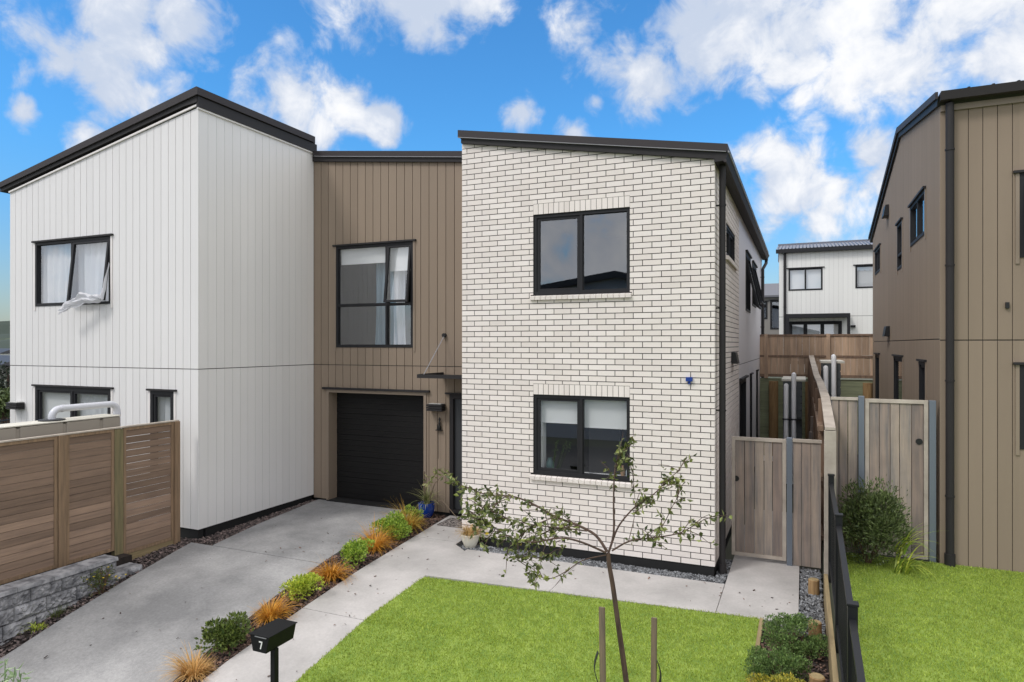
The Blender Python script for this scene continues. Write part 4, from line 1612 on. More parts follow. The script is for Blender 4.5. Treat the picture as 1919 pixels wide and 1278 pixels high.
# rain tank behind the fence
tank = thing('rain_tank', (-10.3, 6.4, 0), 'long flat beige rainwater tank behind the slatted fence, white pipe arching onto it', 'water tank')
m = MB()
segs = [(4.2, 5.05), (5.09, 5.72), (5.76, 6.36), (6.40, 6.92), (6.96, 7.25)]
for a, b in segs:
    m.box((-10.35, a, .1), (-9.98, b, 2.12))
m.box((-10.33, 4.2, .1), (-10.0, 7.25, 2.1))
tb = m.build('tank_body', MT['tank'], tank, bevel=.02)
m = MB()
m.box((-10.36, 4.2, 2.122), (-9.97, 7.25, 2.145))
m.build('tank_lid', MT['tank_top'], tank, bevel=.008)
m = MB()
m.lathe((-10.16, 6.30, 2.146), [(.17, 0), (.17, .015), (.13, .02)], 24)
m.build('inlet_strainer', MT['black'], tank)
m = MB()
pp = [np.array((-10.16, 6.30, 2.15)), np.array((-10.16, 6.30, 2.19))]
for k in range(1, 7):
    a = k / 6 * math.pi / 2
    pp.append(np.array((-10.16, 6.30 + .12 * (1 - math.cos(a)), 2.19 + .12 * math.sin(a))))
for k in range(0, 7):
    a = k / 6 * math.pi / 2
    pp.append(np.array((-10.16, 7.2 + .12 * math.sin(a), 2.31 - .12 * (1 - math.cos(a)))))
pp += [np.array((-10.16, 7.32, 2.0)), np.array((-10.16, 7.32, .1))]
m.tube(pp, .05, 14)
m.tube([(-10.16, 7.32, 2.12), (-10.16, 7.32, 2.17)], .055, 14)
m.tube([(-10.16, 6.43, 2.31), (-10.16, 6.48, 2.31)], .055, 14)
m.build('pipe', MT['grey_pvc'], tank, smooth=True)

# ------------------------------------------------------------------ gates and right-hand fences
GP = 10.67


def board_run(mb, P, s0, s1, z0, z1, w, d0, d1, gap=.006):
    n = max(1, round((s1 - s0) / w))
    ws = [random.uniform(.85, 1.15) for _ in range(n)]
    t = sum(ws)
    s = s0
    for q in ws:
        L_ = q / t * (s1 - s0)
        mb.pbox(P, s + gap / 2, s + L_ - gap / 2, z0 + random.uniform(-.004, .004), z1, d0, d1 + random.uniform(-.003, .003))
        s += L_


def gate(name, s0, s1, z0, z1, hole, label):
    t = thing(name, ((s0 + s1) / 2, GP, z0), label, 'gate')
    P = front(GP)
    m = MB()
    w = .05
    m.pbox(P, s0, s0 + w, z0, z1, -.02, .03)
    m.pbox(P, s1 - w, s1, z0, z1, -.02, .03)
    m.pbox(P, s0 + w, s1 - w, z1 - w, z1, -.02, .03)
    m.pbox(P, s0 + w, s1 - w, z0, z0 + w, -.02, .03)
    m.build('gate_frame', MT['grey_cap'], t)
    m = MB()
    board_run(m, P, s0 + w, s1 - w, z0 + w, z1 - w, .135, -.015, .012, .009)
    m.build('boards', MT['grey_board'], t)
    m = MB()
    hs, hz = hole
    m.tube([P.p(hs, hz, .0), P.p(hs, hz, .021)], .042, 20)
    m.build('latch_hole', MT['black'], t)
    return t


g1 = gate('gate', -1.0, -.235, .07, 1.865, (-.935, 1.23), 'grey weathered timber gate between the brick house and a steel post')
m = MB()
m.box((-.225, GP - .04, -.1), (-.15, GP + .035, 1.89))
tag(m.build('steel_post', MT['steel_post'], bevel=.004), 'blue grey steel gate post where the concrete path ends, low gate beside it', 'post')
t = thing('fence_panel', (.05, GP, 0), 'short run of grey fence boards between the low gate post and the boundary fence', 'fence')
m = MB()
board_run(m, front(GP), -.14, .235, .02, 1.83, .12, -.02, .01)
m.build('boards', MT['grey_board'], t)
m = MB()
m.pbox(front(GP), -.145, .245, 1.833, 1.875, -.04, .03)
m.build('cap_rail', MT['grey_cap'], t)
g2 = gate('gate', .80, 1.565, .32, 2.50, (1.46, 1.93), 'tall grey timber gate beside the brown house, dark bush at its foot')
m = MB()
m.box((1.575, GP - .05, .2), (1.655, GP + .03, 2.50))
tag(m.build('steel_post', MT['steel_post'], bevel=.004), 'pale blue steel gate post against the corner of the brown house', 'post')
m = MB()
m.box((.715, GP - .05, .2), (.79, GP + .03, 2.535))
tag(m.build('steel_post', MT['steel_post'], bevel=.004), 'blue grey steel post on the hinge side of the tall gate, bush below', 'post')
t = thing('fence_panel', (.55, GP, .3), 'short run of tall grey boards between the boundary fence and the tall gate', 'fence')
m = MB()
board_run(m, front(GP), .37, .71, .3, 2.47, .125, -.02, .01, .012)
m.build('boards', MT['grey_board'], t)
m = MB()
m.pbox(front(GP), .36, .712, 2.473, 2.51, -.04, .03)
m.build('cap_rail', MT['grey_cap'], t)

bf = thing('boundary_fence', (.3, 15, 0), 'timber boundary fence running back between the two houses, wavy stepped cap along its top', 'fence')
m = MB()
m.box((.245, 9.46, -.2), (.385, 9.56, 2.16))
m.build('post', MT['grey_cap'], bf, bevel=.005)
fy = [9.46, 10.3, 11.4, 12.6, 14.0, 15.4, 17.0, 18.6, 20.4]
fxx = [.315, .315, .31, .305, .29, .285, .27, .24, .2]
fz = [2.17, 2.27, 2.43, 2.46, 2.53, 2.52, 2.56, 2.72, 2.93]
m = MB()
for k in range(len(fy) - 1):
    hw = .062
    a = [(fxx[k] - hw, fy[k], fz[k]), (fxx[k] + hw, fy[k], fz[k]), (fxx[k + 1] + hw, fy[k + 1] - .004, fz[k + 1]), (fxx[k + 1] - hw, fy[k + 1] - .004, fz[k + 1])]
    m.hexa(a + [(x, y, z + .035) for x, y, z in a])
m.build('cap_rail', MT['grey_cap'], bf)
m = MB()
for k in range(90):
    y = 9.58 + k * .12
    x, z = float(np.interp(y, fy, fxx)), float(np.interp(y, fy, fz))
    if 10.55 < y < 10.7:
        continue
    m.box((x - .012, y + .003, -.2), (x + .012, y + .117, z - .004))
m.build('boards', MT['dark_board'], bf)
m = MB()
for k in range(6):
    y = 11.4 + k * 1.75
    x, z = float(np.interp(y, fy, fxx)), float(np.interp(y, fy, fz))
    m = MB()
    m.box((x - .1, y, -.2), (x - .014, y + .09, z - .01))
    m.build('post', MT['dark_board'], bf)
for zz in (.4, 1.2, 2.0):
    m = MB()
    m.box((.19, 10.75, zz), (.27, 17, zz + .07))
    m.build('rail', MT['dark_board'], bf)

# black picket fence on the boundary
mf = thing('metal_fence', (.3, 7, .2), 'black metal picket fence along the edge of the right lawn', 'fence')
py = [9.38, 7.4, 5.36, 3.3]
pz = [1.60, 1.56, 1.40, 1.2]
for y, z in zip(py, pz):
    m = MB()
    m.box((.29, y - .033, -.1), (.356, y + .033, z))
    m.box((.283, y - .04, z + .0005), (.363, y + .04, z + .02))
    m.build('post', MT['fence_black'], mf, bevel=.004)
for k in range(3):
    ya, yb_ = py[k] - .035, py[k + 1] + .035
    for dz, nm in ((-.13, 'top_rail'), (-1.12, 'bottom_rail')):
        za, zb = pz[k] + dz - (.0 if k else .0), pz[k + 1] + dz
        m = MB()
        m.hexa([(.30, yb_, zb), (.345, yb_, zb), (.345, ya, za), (.30, ya, za), (.30, yb_, zb + .04), (.345, yb_, zb + .04), (.345, ya, za + .04), (.30, ya, za + .04)])
        m.build('rail', MT['fence_black'], mf)
    n = 19
    for q in range(n):
        t_ = (q + .5) / n
        y = ya + (yb_ - ya) * t_
        z = pz[k] + (pz[k + 1] - pz[k]) * t_
        m = MB()
        m.box((.315, y - .008, z - 1.08), (.331, y + .008, z - .13))
        m.build('picket', MT['fence_black'], mf)

# sleeper edge with short round posts
t = MB()
t.box((.238, 3.2, -.2), (.285, 9.44, .33))
tag(t.build('edging_sleeper', MT['sleeper'], bevel=.006), 'long treated timber retaining board below the black metal fence, round posts before it', 'timber edging')
first = None
for k, (x, y, h, lb) in enumerate(((.125, 9.62, .175, 'short round timber post nearest the low gate, at the gravel end of the sleeper'),
                                   (.12, 8.14, .185, 'short round timber post beside the dark green mound shrub, second from the low gate'),
                                   (.115, 6.83, .18, 'short round timber post at the bottom edge, third from the low gate'))):
    if first is None:
        first = thing('round_post', (x, y, 0), lb, 'post', 'round timber posts along the sleeper')
        m = MB()
        m.lathe((x, y, -.12), [(.068, 0), (.07, .15), (.068, .295), (.062, .30)], 18)
        m.build('shaft', MT['round_post'], first, smooth=True)
        m = MB()
        m.lathe((x, y, .1805), [(.06, 0), (.058, .004)], 18)
        m.build('cut_top', MT['post_top'], first)
    else:
        o = first.copy()
        col.objects.link(o)
        o.location = (x, y, h - .18)
        o['label'] = lb
        o.rotation_euler = (R(random.uniform(-2, 2)), R(random.uniform(-2, 2)), random.random() * 6)
        for ch in first.children:
            c = ch.copy()
            col.objects.link(c)
            c.parent = o
m = MB()
m.hexa([(-.475, 3.5, -.15), (-.43, 3.5, -.15), (-.43, 8.43, -.15), (-.475, 8.43, -.15), (-.475, 3.5, .025), (-.43, 3.5, .025), (-.43, 8.43, .025), (-.475, 8.43, .025)])
tag(m.build('lawn_edging_board', MT['sleeper'], bevel=.004), 'narrow timber edging board between the left lawn and the mound shrubs', 'timber edging')

# back fence and retaining wall
bk = thing('back_fence', (0, 20.5, 2.3), 'two tier brown paling fence across the back, below the white house', 'fence')
KB = front(20.5)
m = MB()
board_run(m, KB, -6, 8, 2.42, 2.92, .17, -.012, .01, .004)
m.build('palings', MT['pine_board'], bk)
m = MB()
board_run(m, KB, -6, 8, 2.96, 3.50, .17, -.012, .01, .004)
m.build('palings', MT['pine_board'], bk)
for za, zb, dd in ((3.50, 3.55, .04), (2.90, 2.96, .025), (2.34, 2.42, .03)):
    m = MB()
    m.pbox(KB, -6, 8, za, zb, -.05, dd)
    m.build('rail', MT['dark_board'], bk)
for s in (-.98, .63, 2.3):
    m = MB()
    m.pbox(KB, s - .05, s + .05, 2.3, 3.56, -.02, .05)
    m.build('post', MT['pine_board'], bk)
rw = thing('back_retaining_wall', (0, 20.55, 0), 'green stained timber retaining wall with round posts below the back fence', 'retaining wall')
m = MB()
for k in range(12):
    m.pbox(front(20.53), -6, 8, -.1 + k * .2, -.1 + k * .2 + .194, -.06, 0)
m.build('boards', MT['green_wall'], rw)
for s in (-.78, .17, 1.6, -2.0):
    m = MB()
    m.tube([(s, 20.38, -.1), (s, 20.38, 2.22)], .125, 16)
    m.build('post', MT['round_post'], rw, smooth=True)
m = MB()
m.box((-6, 20.6, -.2), (8, 21.2, 2.24))
tag(m.build('ground', MT['soil']), kind='structure')


def slim_tank(x0, x1, y, z0, z1, label):
    t = thing('slim_tank', ((x0 + x1) / 2, y, z0), label, 'water tank', 'slim rain tanks in the side yard')
    m = MB()
    n = 14
    for k in range(n):
        a = z0 + (z1 - z0) * k / n
        b = z0 + (z1 - z0) * (k + 1) / n
        m.box((x0, y, a), (x1, y + 1.6, b - .035))
    m.box((x0 + .015, y + .015, z0), (x1 - .015, y + 1.58, z1 - .02))
    m.build('tank_body', MT['dark_tank'], t)
    m = MB()
    m.box((x0 - .03, y - .02, z1 - .015), (x1 + .08, y + 1.62, z1 + .03))
    m.build('tank_lid', MT['tank_top'], t)
    for xx, zt in ((x0 + .07, z1 - .12), (x0 + .235, z1 + .12)):
        m = MB()
        m.tube([(xx, y - .06, z0), (xx, y - .06, zt - .05), (xx, y - .04, zt), (xx, y + .08, zt + .02), (xx, y + .16, zt - .04)], .052, 12)
        m.build('pipe', MT['pvc'], t, smooth=True)
    m = MB()
    zz = z0 + (z1 - z0) * .62
    m.box((x0 - .01, y - .115, zz), (x1, y - .005, zz + .03))
    m.build('strap', MT['black'], t)


slim_tank(-.44, -.03, 16.9, .02, 2.42, 'ribbed dark rain tank behind the low gate, two white pipes up its end')
slim_tank(.40, .78, 16.9, .3, 2.85, 'ribbed dark rain tank behind the tall gate, two white pipes up its end')
# leaning offcuts
for k, (x, y, h, tl, lb) in enumerate(((.08, 15.2, 1.75, .06, 'grey timber offcut leaning on the boundary fence, tallest of three'), (.02, 14.6, 1.5, .09, 'pale timber offcut leaning on the boundary fence, beside the low gate panel'),
                                       (.12, 14.0, 1.3, .05, 'shortest grey timber offcut leaning on the boundary fence'))):
    m = MB()
    a = [(x, y, .0), (x + .05, y, .0), (x + .05, y + .12, .0), (x, y + .12, .0)]
    m.hexa(a + [(px + tl, py_ + .1, h) for px, py_, _ in a])
    tag(m.build('timber_offcut', MT['grey_board']), lb, 'timber', 'leaning timber offcuts')
t = thing('slat_bench', (-.75, 17.6, 0), 'white slatted bench in the side yard behind the low gate', 'bench')
m = MB()
for k in range(4):
    m.box((-1.06, 17.3 + k * .17, .44), (-.52, 17.42 + k * .17, .47))
m.build('seat', MT['white_trim'], t)
for xx in (-1.02, -.58):
    m = MB()
    m.box((xx, 17.32, .0), (xx + .05, 17.92, .438))
    m.build('leg', MT['white_trim'], t)


# ------------------------------------------------------------------ plants
def rand_dir(up=0.0):
    v = rng.normal(size=3)
    v[2] += up
    return v / np.linalg.norm(v)


def perp(d):
    a = rng.normal(size=3)
    s = np.cross(d, a)
    return s / (np.linalg.norm(s) + 1e-9)


def shrub(name, x, y, z, rx, ry, h, n, L, W, mt, label, cat='shrub', group=None, stems=9, lump=.25, upright=.5, squash=1.0):
    t = thing(name, (x, y, z), label, cat, group)
    m, st = MB(), MB()
    clumps = []
    for k in range(int(9 + 6 * lump) + (n // 350 if lump > .16 else 26)):
        d = rand_dir(.3)
        q = random.uniform(.25, .78) if lump > .16 else random.uniform(.55, .8)
        cz = h * .42 + d[2] * h * .5 * q
        clumps.append((np.array([x + d[0] * rx * q, y + d[1] * ry * q, z + max(.12 * h, cz)]), random.uniform(.3, .52) if lump > .16 else random.uniform(.2, .3)))
    for k in range(stems):
        d = rand_dir(1.2)
        d[2] = abs(d[2])
        e = np.array([x + d[0] * rx * .8, y + d[1] * ry * .8, z + .1 * h + d[2] * h * .75])
        mid = np.array([x, y, z]) + (e - np.array([x, y, z])) * .5 + np.array([0, 0, .05 * h])
        st.tube([(x, y, z - .02), mid, e], [.008, .006, .003], 5)
    for k in range(n):
        cc_, cr = random.choice(clumps)
        d = rand_dir(.3)
        q = random.uniform(.35, 1.0) ** .45 * cr * (1.25 if random.random() < .08 else 1)
        c = cc_ + d * np.array([rx, ry, h * .55]) * q
        d = d + (c - np.array([x, y, z + .3 * h])) * .6
        d = d / np.linalg.norm(d)
        if c[2] < z + .01:
            c[2] = z + .01 + random.random() * .03
        ld = d + rng.normal(size=3) * .55 + np.array([0, 0, upright])
        ld = ld / np.linalg.norm(ld)
        m.leaf(c, ld, perp(ld), L * random.uniform(.6, 1.25), W * random.uniform(.7, 1.2))
    m.build('foliage', mt, t)
    st.build('stems', MT['twig'], t)
    return t


def blade(m, base, az, L, bend, w, lift=1.2, seg=5, mi=0):
    d = np.array([math.cos(az), math.sin(az), 0])
    s = np.array([-math.sin(az), math.cos(az), 0])
    p = np.array(base, float)
    an = lift
    i0 = len(m.v)
    for k in range(seg + 1):
        ww = w * (1 - (k / seg) ** 1.6) + .0006
        m.v.append(tuple(p + s * ww))
        m.v.append(tuple(p - s * ww))
        p = p + (d * math.cos(an) + np.array([0, 0, 1]) * math.sin(an)) * L / seg
        an -= bend / seg
    for k in range(seg):
        a = i0 + 2 * k
        m.f.append((a, a + 1, a + 3, a + 2))
        m.m.append(mi)


def tuft(x, y, z, r, h, n, mt, label, name='sedge_tuft', group='orange sedge tufts along the path bed', w=.0038, cat='grass tuft'):
    t = thing(name, (x, y, z), label, cat, group)
    m = MB()
    skew = random.random() * 6.28
    for k in range(n):
        az = random.random() * 6.283
        q = random.random() ** .5 * .07
        az2 = az + random.uniform(-.6, .6)
        blade(m, (x + math.cos(az) * q, y + math.sin(az) * q, z - .01), az2, h * random.choice((.55, .8, 1, 1.05, 1.3)) * random.uniform(.8, 1.15) * (1 + .25 * math.cos(az2 - skew)), random.uniform(.4, 2.2), w, random.uniform(.65, 1.5))
    m.build('blades', mt, t)
    return t


SG, TG = 'green shrubs along the path bed', 'orange sedge tufts along the path bed'
tuft(-6.10, 5.28, g(5.28), .3, .28, 480, MT['tuft_p'], 'pinkish orange sedge tuft at the near end of the bed, beside the dark green shrub')
shrub('shrub', -6.12, 5.80, g(5.8), .27, .32, .40, 1900, .055, .03, MT['deep'], 'dark green glossy shrub in the bed between the near tuft and the letterbox', group=SG)
tuft(-6.10, 6.42, g(6.42), .3, .29, 480, MT['tuft'], 'orange sedge tuft peeking out just behind the black letterbox')
shrub('shrub', -6.08, 7.02, g(7.02), .25, .28, .36, 1900, .038, .024, MT['lime'], 'yellow green shrub in the bed, just past the tuft behind the letterbox', group=SG)
tuft(-6.12, 7.62, g(7.62), .3, .31, 500, MT['tuft'], 'wide orange sedge tuft just past the yellow green shrub in the bed')
shrub('shrub', -6.20, 8.28, g(8.28), .29, .33, .38, 1900, .04, .025, MT['fresh'], 'bright green shrub in the middle of the bed between two orange tufts', group=SG)
tuft(-6.26, 8.86, g(8.86), .3, .38, 520, MT['tuft'], 'tall orange sedge tuft in front of the widest green shrub')
shrub('shrub', -6.33, 9.45, g(9.45), .32, .42, .44, 2600, .042, .026, MT['fresh'], 'widest bright green shrub in the bed, between the tall orange and the golden tuft', group=SG)
tuft(-6.38, 10.02, g(10.02), .3, .44, 520, MT['tuft_y'], 'golden sedge tuft in the bed before the last green shrub')
shrub('shrub', -6.46, 10.3, g(10.3), .25, .22, .36, 1100, .036, .022, MT['fresh'], 'last green shrub in the bed, beside the blue pot', group=SG)

# blue pot with spiky plant
px, pyy, pz_ = -6.50, 10.86, g(10.86)
t = thing('potted_plant', (px, pyy, pz_), 'blue glazed pot with a spiky variegated plant at the entrance', 'potted plant')
m = MB()
m.lathe((px, pyy, pz_), [(.09, 0), (.13, .05), (.155, .17), (.16, .27), (.15, .275), (.14, .25)], 24)
m.build('pot', MT['blue_pot'], t, smooth=True)
m = MB()
for k in range(90):
    blade(m, (px + random.uniform(-.05, .05), pyy + random.uniform(-.05, .05), pz_ + .24), random.random() * 6.283, random.uniform(.25, .55), random.uniform(.4, 2.0), .008, random.uniform(.5, 1.5))
m.build('spiky_leaves', MT['variegated'], t)
m = MB()
m.tube([(px - .04, pyy, pz_ + .2), (px - .05, pyy, pz_ + .85)], [.022, .018], 8)
m.tube([(px + .03, pyy - .02, pz_ + .2), (px + .2, pyy - .05, pz_ + .65), (px + .42, pyy - .1, pz_ + .85)], [.012, .009, .004], 6)
m.tube([(px + .05, pyy, pz_ + .2), (px + .35, pyy - .02, pz_ + .35), (px + .75, pyy - .1, pz_ + .04)], [.01, .009, .005], 6)
m.build('stem', MT['stake'], t, smooth=True)
m = MB()
for k in range(46):
    q = random.random()
    c = np.array([px + .02 + q * .55, pyy - .03 - q * .1, pz_ + .62 + .28 * math.sin(q * 2.4)]) + rng.normal(size=3) * .03
    d = rand_dir(-.2)
    m.leaf(c, d, perp(d), .1, .045)
m.build('leaves', MT['variegated'], t)
# cream pot with dry grass
px, pyy = -4.93, 9.60
t = thing('potted_plant', (px, pyy, 0), 'cream pot of dry straw coloured grass at the corner of the brick wall', 'potted plant')
m = MB()
m.lathe((px, pyy, -.01), [(.085, 0), (.09, .03), (.10, .035), (.135, .12), (.145, .19), (.158, .2), (.155, .225), (.13, .22), (.125, .19)], 24)
m.build('pot', MT['cream_pot'], t, smooth=True)
m = MB()
for k in range(260):
    az = random.random() * 6.283
    blade(m, (px + math.cos(az) * .06, pyy + math.sin(az) * .06, .18), az, random.uniform(.14, .34), random.uniform(.9, 2.4), .0035, random.uniform(.7, 1.4))
m.build('blades', MT['straw'], t)

# ground cover mounds, bush, flax
CG = 'ground cover mounds by the sleeper'
shrub('mound_shrub', -.09, 7.74, -.03, .36, .34, .44, 6500, .024, .014, MT['coverleaf'], 'large dark green mound shrub beside the end of the concrete path', group=CG, upright=.8, lump=.15)
shrub('mound_shrub', -.24, 6.92, -.03, .36, .30, .38, 6000, .024, .014, MT['coverleaf'], 'green mound shrub between the large mound and the yellowing one', group=CG, upright=.8, lump=.15)
shrub('mound_shrub', -.18, 6.45, -.03, .36, .30, .34, 4000, .026, .014, MT['coverleaf_y'], 'yellowing mound shrub at the bottom edge, before the other mounds', group=CG, upright=.8, lump=.15)
shrub('bush', .80, 10.2, .29, .58, .42, 1.2, 9000, .06, .018, MT['bushleaf'], 'dense dark green bush at the foot of the tall gate', cat='bush', upright=.7, stems=16, lump=.38)
t = thing('flax_plant', (1.05, 10.15, .29), 'yellow green strappy flax growing out beside the dark bush', 'plant')
m = MB()
for k in range(44):
    blade(m, (1.16 + random.uniform(-.08, .06), 9.98 + random.uniform(-.08, .08), .3 + random.choice((0, .0, .25))), random.uniform(-1.4, 1.5), random.uniform(.35, .7), random.uniform(.8, 2.2), .012, random.uniform(.8, 1.45), 7)
m.build('blades', MT['flax'], t)
# weeds
t = shrub('weed_clump', -8.98, 6.25, g(6.2) - .02, .16, .28, .42, 420, .035, .02, MT['weed'], 'straggly weed with yellow flowers against the block wall', cat='weed', upright=.2, lump=.5, stems=14)
for k in range(12):
    m = MB()
    c = np.array([-8.93 + random.uniform(-.1, .2), 6.2 + random.uniform(-.25, .3), g(6.2) + random.uniform(.02, .3)])
    for q in range(5):
        a = q * 1.2566
        m.leaf(c, (math.cos(a) * .8, math.sin(a) * .8, .6), (-math.sin(a), math.cos(a), 0), .022, .016)
    m.build('flower', MT['petal'], t)
tuft(-8.93, 5.35, g(5.35), .1, .12, 60, MT['lime'], 'tiny yellow green weed at the foot of the block wall, nearest the camera', name='weed_tuft', group='small weeds by the block wall', cat='weed')
tuft(-8.98, 5.62, g(5.62), .1, .14, 60, MT['weed'], 'small dark weed tuft against the block wall, behind the tiny yellow green one', name='weed_tuft', group='small weeds by the block wall', cat='weed')
tuft(-9.45, 5.15, .06, .1, .16, 70, MT['lime'], 'small green weed on top of the block wall under the slatted fence', name='weed_tuft', group='small weeds by the block wall', cat='weed')
# pale leaves at the bottom left corner
bx, by = -6.05, 3.35
t = thing('sage_plant', (bx, by, g(by)), 'pale silvery leaved plant poking in at the bottom left corner', 'plant')
m, st = MB(), MB()
for u, v in ((40, 1262), (10, 1235), (28, 1250), (-20, 1240), (5, 1275), (-10, 1290)):
    e = at(u, v, 5.2 + random.uniform(-.1, .2))
    st.tube([(bx, by, g(by)), (np.array([bx, by, g(by)]) + e) / 2 + np.array([0, 0, .1]), e], [.01, .008, .004], 5)
    for k in range(13):
        d = rand_dir(.8)
        m.leaf(e - np.array([0, 0, .02 * k]), d, perp(d), random.uniform(.06, .1), .022)
m.build('leaves', MT['paleleaf'], t)
st.build('stems', MT['paleleaf'], t)

# ------------------------------------------------------------------ young tree with stakes
D = 5.35
tb = at(1178, 1290, D)
tzb = lawn_z(tb[0], tb[1])
tree = thing('young_tree', (tb[0] + .03, tb[1], tzb), 'young sparse tree with a leaning trunk between two stakes on the left lawn', 'tree')
wood, leafs = MB(), MB()


def limb(pts, r0, r1, dd=0.0, leaf_from=.3, leaf_n=40, spread=.05, L=.056, twigs=6):
    n = len(pts)
    P3 = []
    for k, (u, v) in enumerate(pts):
        P3.append(at(u, v, D + dd * k / (n - 1)))
    # smooth resample
    out = []
    for k in range(n - 1):
        p0, p1, p2, p3 = P3[max(k - 1, 0)], P3[k], P3[k + 1], P3[min(k + 2, n - 1)]
        for j in range(4):
            t_ = j / 4
            out.append(.5 * ((2 * p1) + (-p0 + p2) * t_ + (2 * p0 - 5 * p1 + 4 * p2 - p3) * t_ ** 2 + (-p0 + 3 * p1 - 3 * p2 + p3) * t_ ** 3))
    out.append(P3[-1])
    m_ = len(out)
    rs = [(r0 + (r1 - r0) * k / (m_ - 1)) * (.85 if r0 < .016 else 1) for k in range(m_)]
    wood.tube(out, rs, 7)
    spots = []
    for k in range(twigs):
        q = leaf_from + (1 - leaf_from) * random.random()
        i = min(m_ - 2, int(q * (m_ - 1)))
        b = out[i]
        d = (out[i + 1] - out[i])
        d = d / np.linalg.norm(d) + rng.normal(size=3) * .55
        d = d / np.linalg.norm(d)
        ln = random.uniform(.10, .24)
        e = b + d * ln + np.array([0, 0, -.01])
        wood.tube([b, b + d * ln * .5 + np.array([0, 0, .012]), e], [.0035, .0028, .0015], 5)
        spots.append((b, e))
    for k in range(int(leaf_n * 1.12)):
        if spots and random.random() < .72:
            b, e = random.choice(spots)
            c = b + (e - b) * random.uniform(.25, 1.05)
        else:
            q = leaf_from + (1 - leaf_from) * random.random()
            c = out[min(m_ - 1, int(q * (m_ - 1)))]
        c = c + rng.normal(size=3) * .008
        d = rand_dir(-.25)
        leafs.leaf(c, d, perp(d), L * random.uniform(.6, 1.2), L * .52 * random.uniform(.8, 1.2), 1 if random.random() < .003 else 0)


fork = (1140, 1037)
limb([(1181, 1330), (1168, 1235), (1158, 1165), (1149, 1100), (1142, 1060), fork], .024, .017, 0, .9, 0, twigs=0)
limb([fork, (1150, 1000), (1150, 940), (1152, 885), (1160, 856), (1186, 830)], .012, .003, .1, .5, 75, twigs=9)
limb([(1146, 1020), (1160, 985), (1190, 950), (1225, 926), (1255, 896), (1276, 880)], .010, .003, .35, .35, 110, twigs=12)
limb([(1147, 1032), (1180, 1014), (1222, 1008), (1270, 1000), (1300, 985), (1322, 972)], .009, .0025, -.25, .2, 95, twigs=12)
limb([(1230, 1006), (1250, 970), (1262, 945), (1272, 930)], .005, .002, .1, .2, 32, twigs=5)
limb([(1178, 1014), (1190, 960), (1188, 910), (1186, 868)], .004, .0015, .15, .3, 42, twigs=6)
limb([(1138, 1034), (1116, 1003), (1082, 984), (1040, 968), (1000, 945), (960, 930), (915, 928), (872, 912), (836, 903)], .015, .003, .45, .25, 200, twigs=24)
limb([(1136, 1036), (1090, 1016), (1050, 1008), (1000, 1016), (960, 1008), (920, 985), (892, 970)], .011, .003, -.35, .3, 170, twigs=22)
limb([(1136, 1040), (1092, 1050), (1062, 1070), (1032, 1084), (1003, 1078), (985, 1072)], .006, .002, -.3, .25, 48, twigs=7)
limb([(1100, 995), (1060, 990), (1010, 985), (960, 975), (925, 960), (890, 945)], .007, .002, -.1, .2, 170, twigs=22)
limb([(1040, 969), (1000, 985), (970, 1010), (950, 1035), (975, 1052)], .005, .002, -.15, .1, 90, twigs=12)
limb([(1080, 985), (1030, 995), (985, 1020), (1010, 1045), (1050, 1040)], .005, .002, .2, .1, 80, twigs=10)
limb([(960, 931), (925, 945), (900, 958), (880, 965)], .004, .002, .2, .1, 60, twigs=8)
wood.build('trunk', MT['bark_tree'], tree, smooth=True)
leafs.build('crown', [MT['treeleaf'], MT['petal']], tree)

for u, v, d_, lean, lb, side in ((1128, 1136, 5.25, .02, 'weathered wooden stake left of the young tree, darker and taller, rubber tie on its side', -1),
                                 (1226, 1156, 5.45, -.01, 'weathered wooden stake right of the young tree, paler and shorter', 1)):
    p = at(u, v, d_)
    zb = lawn_z(p[0], p[1])
    t = thing('tree_stake', (p[0], p[1], zb), lb, 'stake', 'stakes either side of the young tree')
    m = MB()
    h = .021
    m.hexa([(p[0] - h + lean, p[1] - h, zb - .1), (p[0] + h + lean, p[1] - h, zb - .1), (p[0] + h + lean, p[1] + h, zb - .1), (p[0] - h + lean, p[1] + h, zb - .1),
            (p[0] - h, p[1] - h, p[2]), (p[0] + h, p[1] - h, p[2]), (p[0] + h, p[1] + h, p[2] - .012), (p[0] - h, p[1] + h, p[2] - .012)])
    m.build('shaft', MT['stake'], t, bevel=.004)
    m = MB()
    zt = p[2] - .36
    q = RT * side
    pts = []
    for k in range(7):
        a = k / 6
        c = np.array([p[0], p[1], zt - a * .24]) + q * (.028 + .028 * math.sin(a * math.pi))
        pts.append(c)
    i0 = 0
    for c in pts:
        m.v.append(tuple(c + FW * .022))
        m.v.append(tuple(c - FW * .022))
    for k in range(6):
        a = 2 * k
        m.f.append((a, a + 1, a + 3, a + 2))
        m.m.append(0)
    o = m.build('rubber_tie', MT['rubber'], t)
    sm = o.modifiers.new('thickness', 'SOLIDIFY')
    sm.thickness = .006

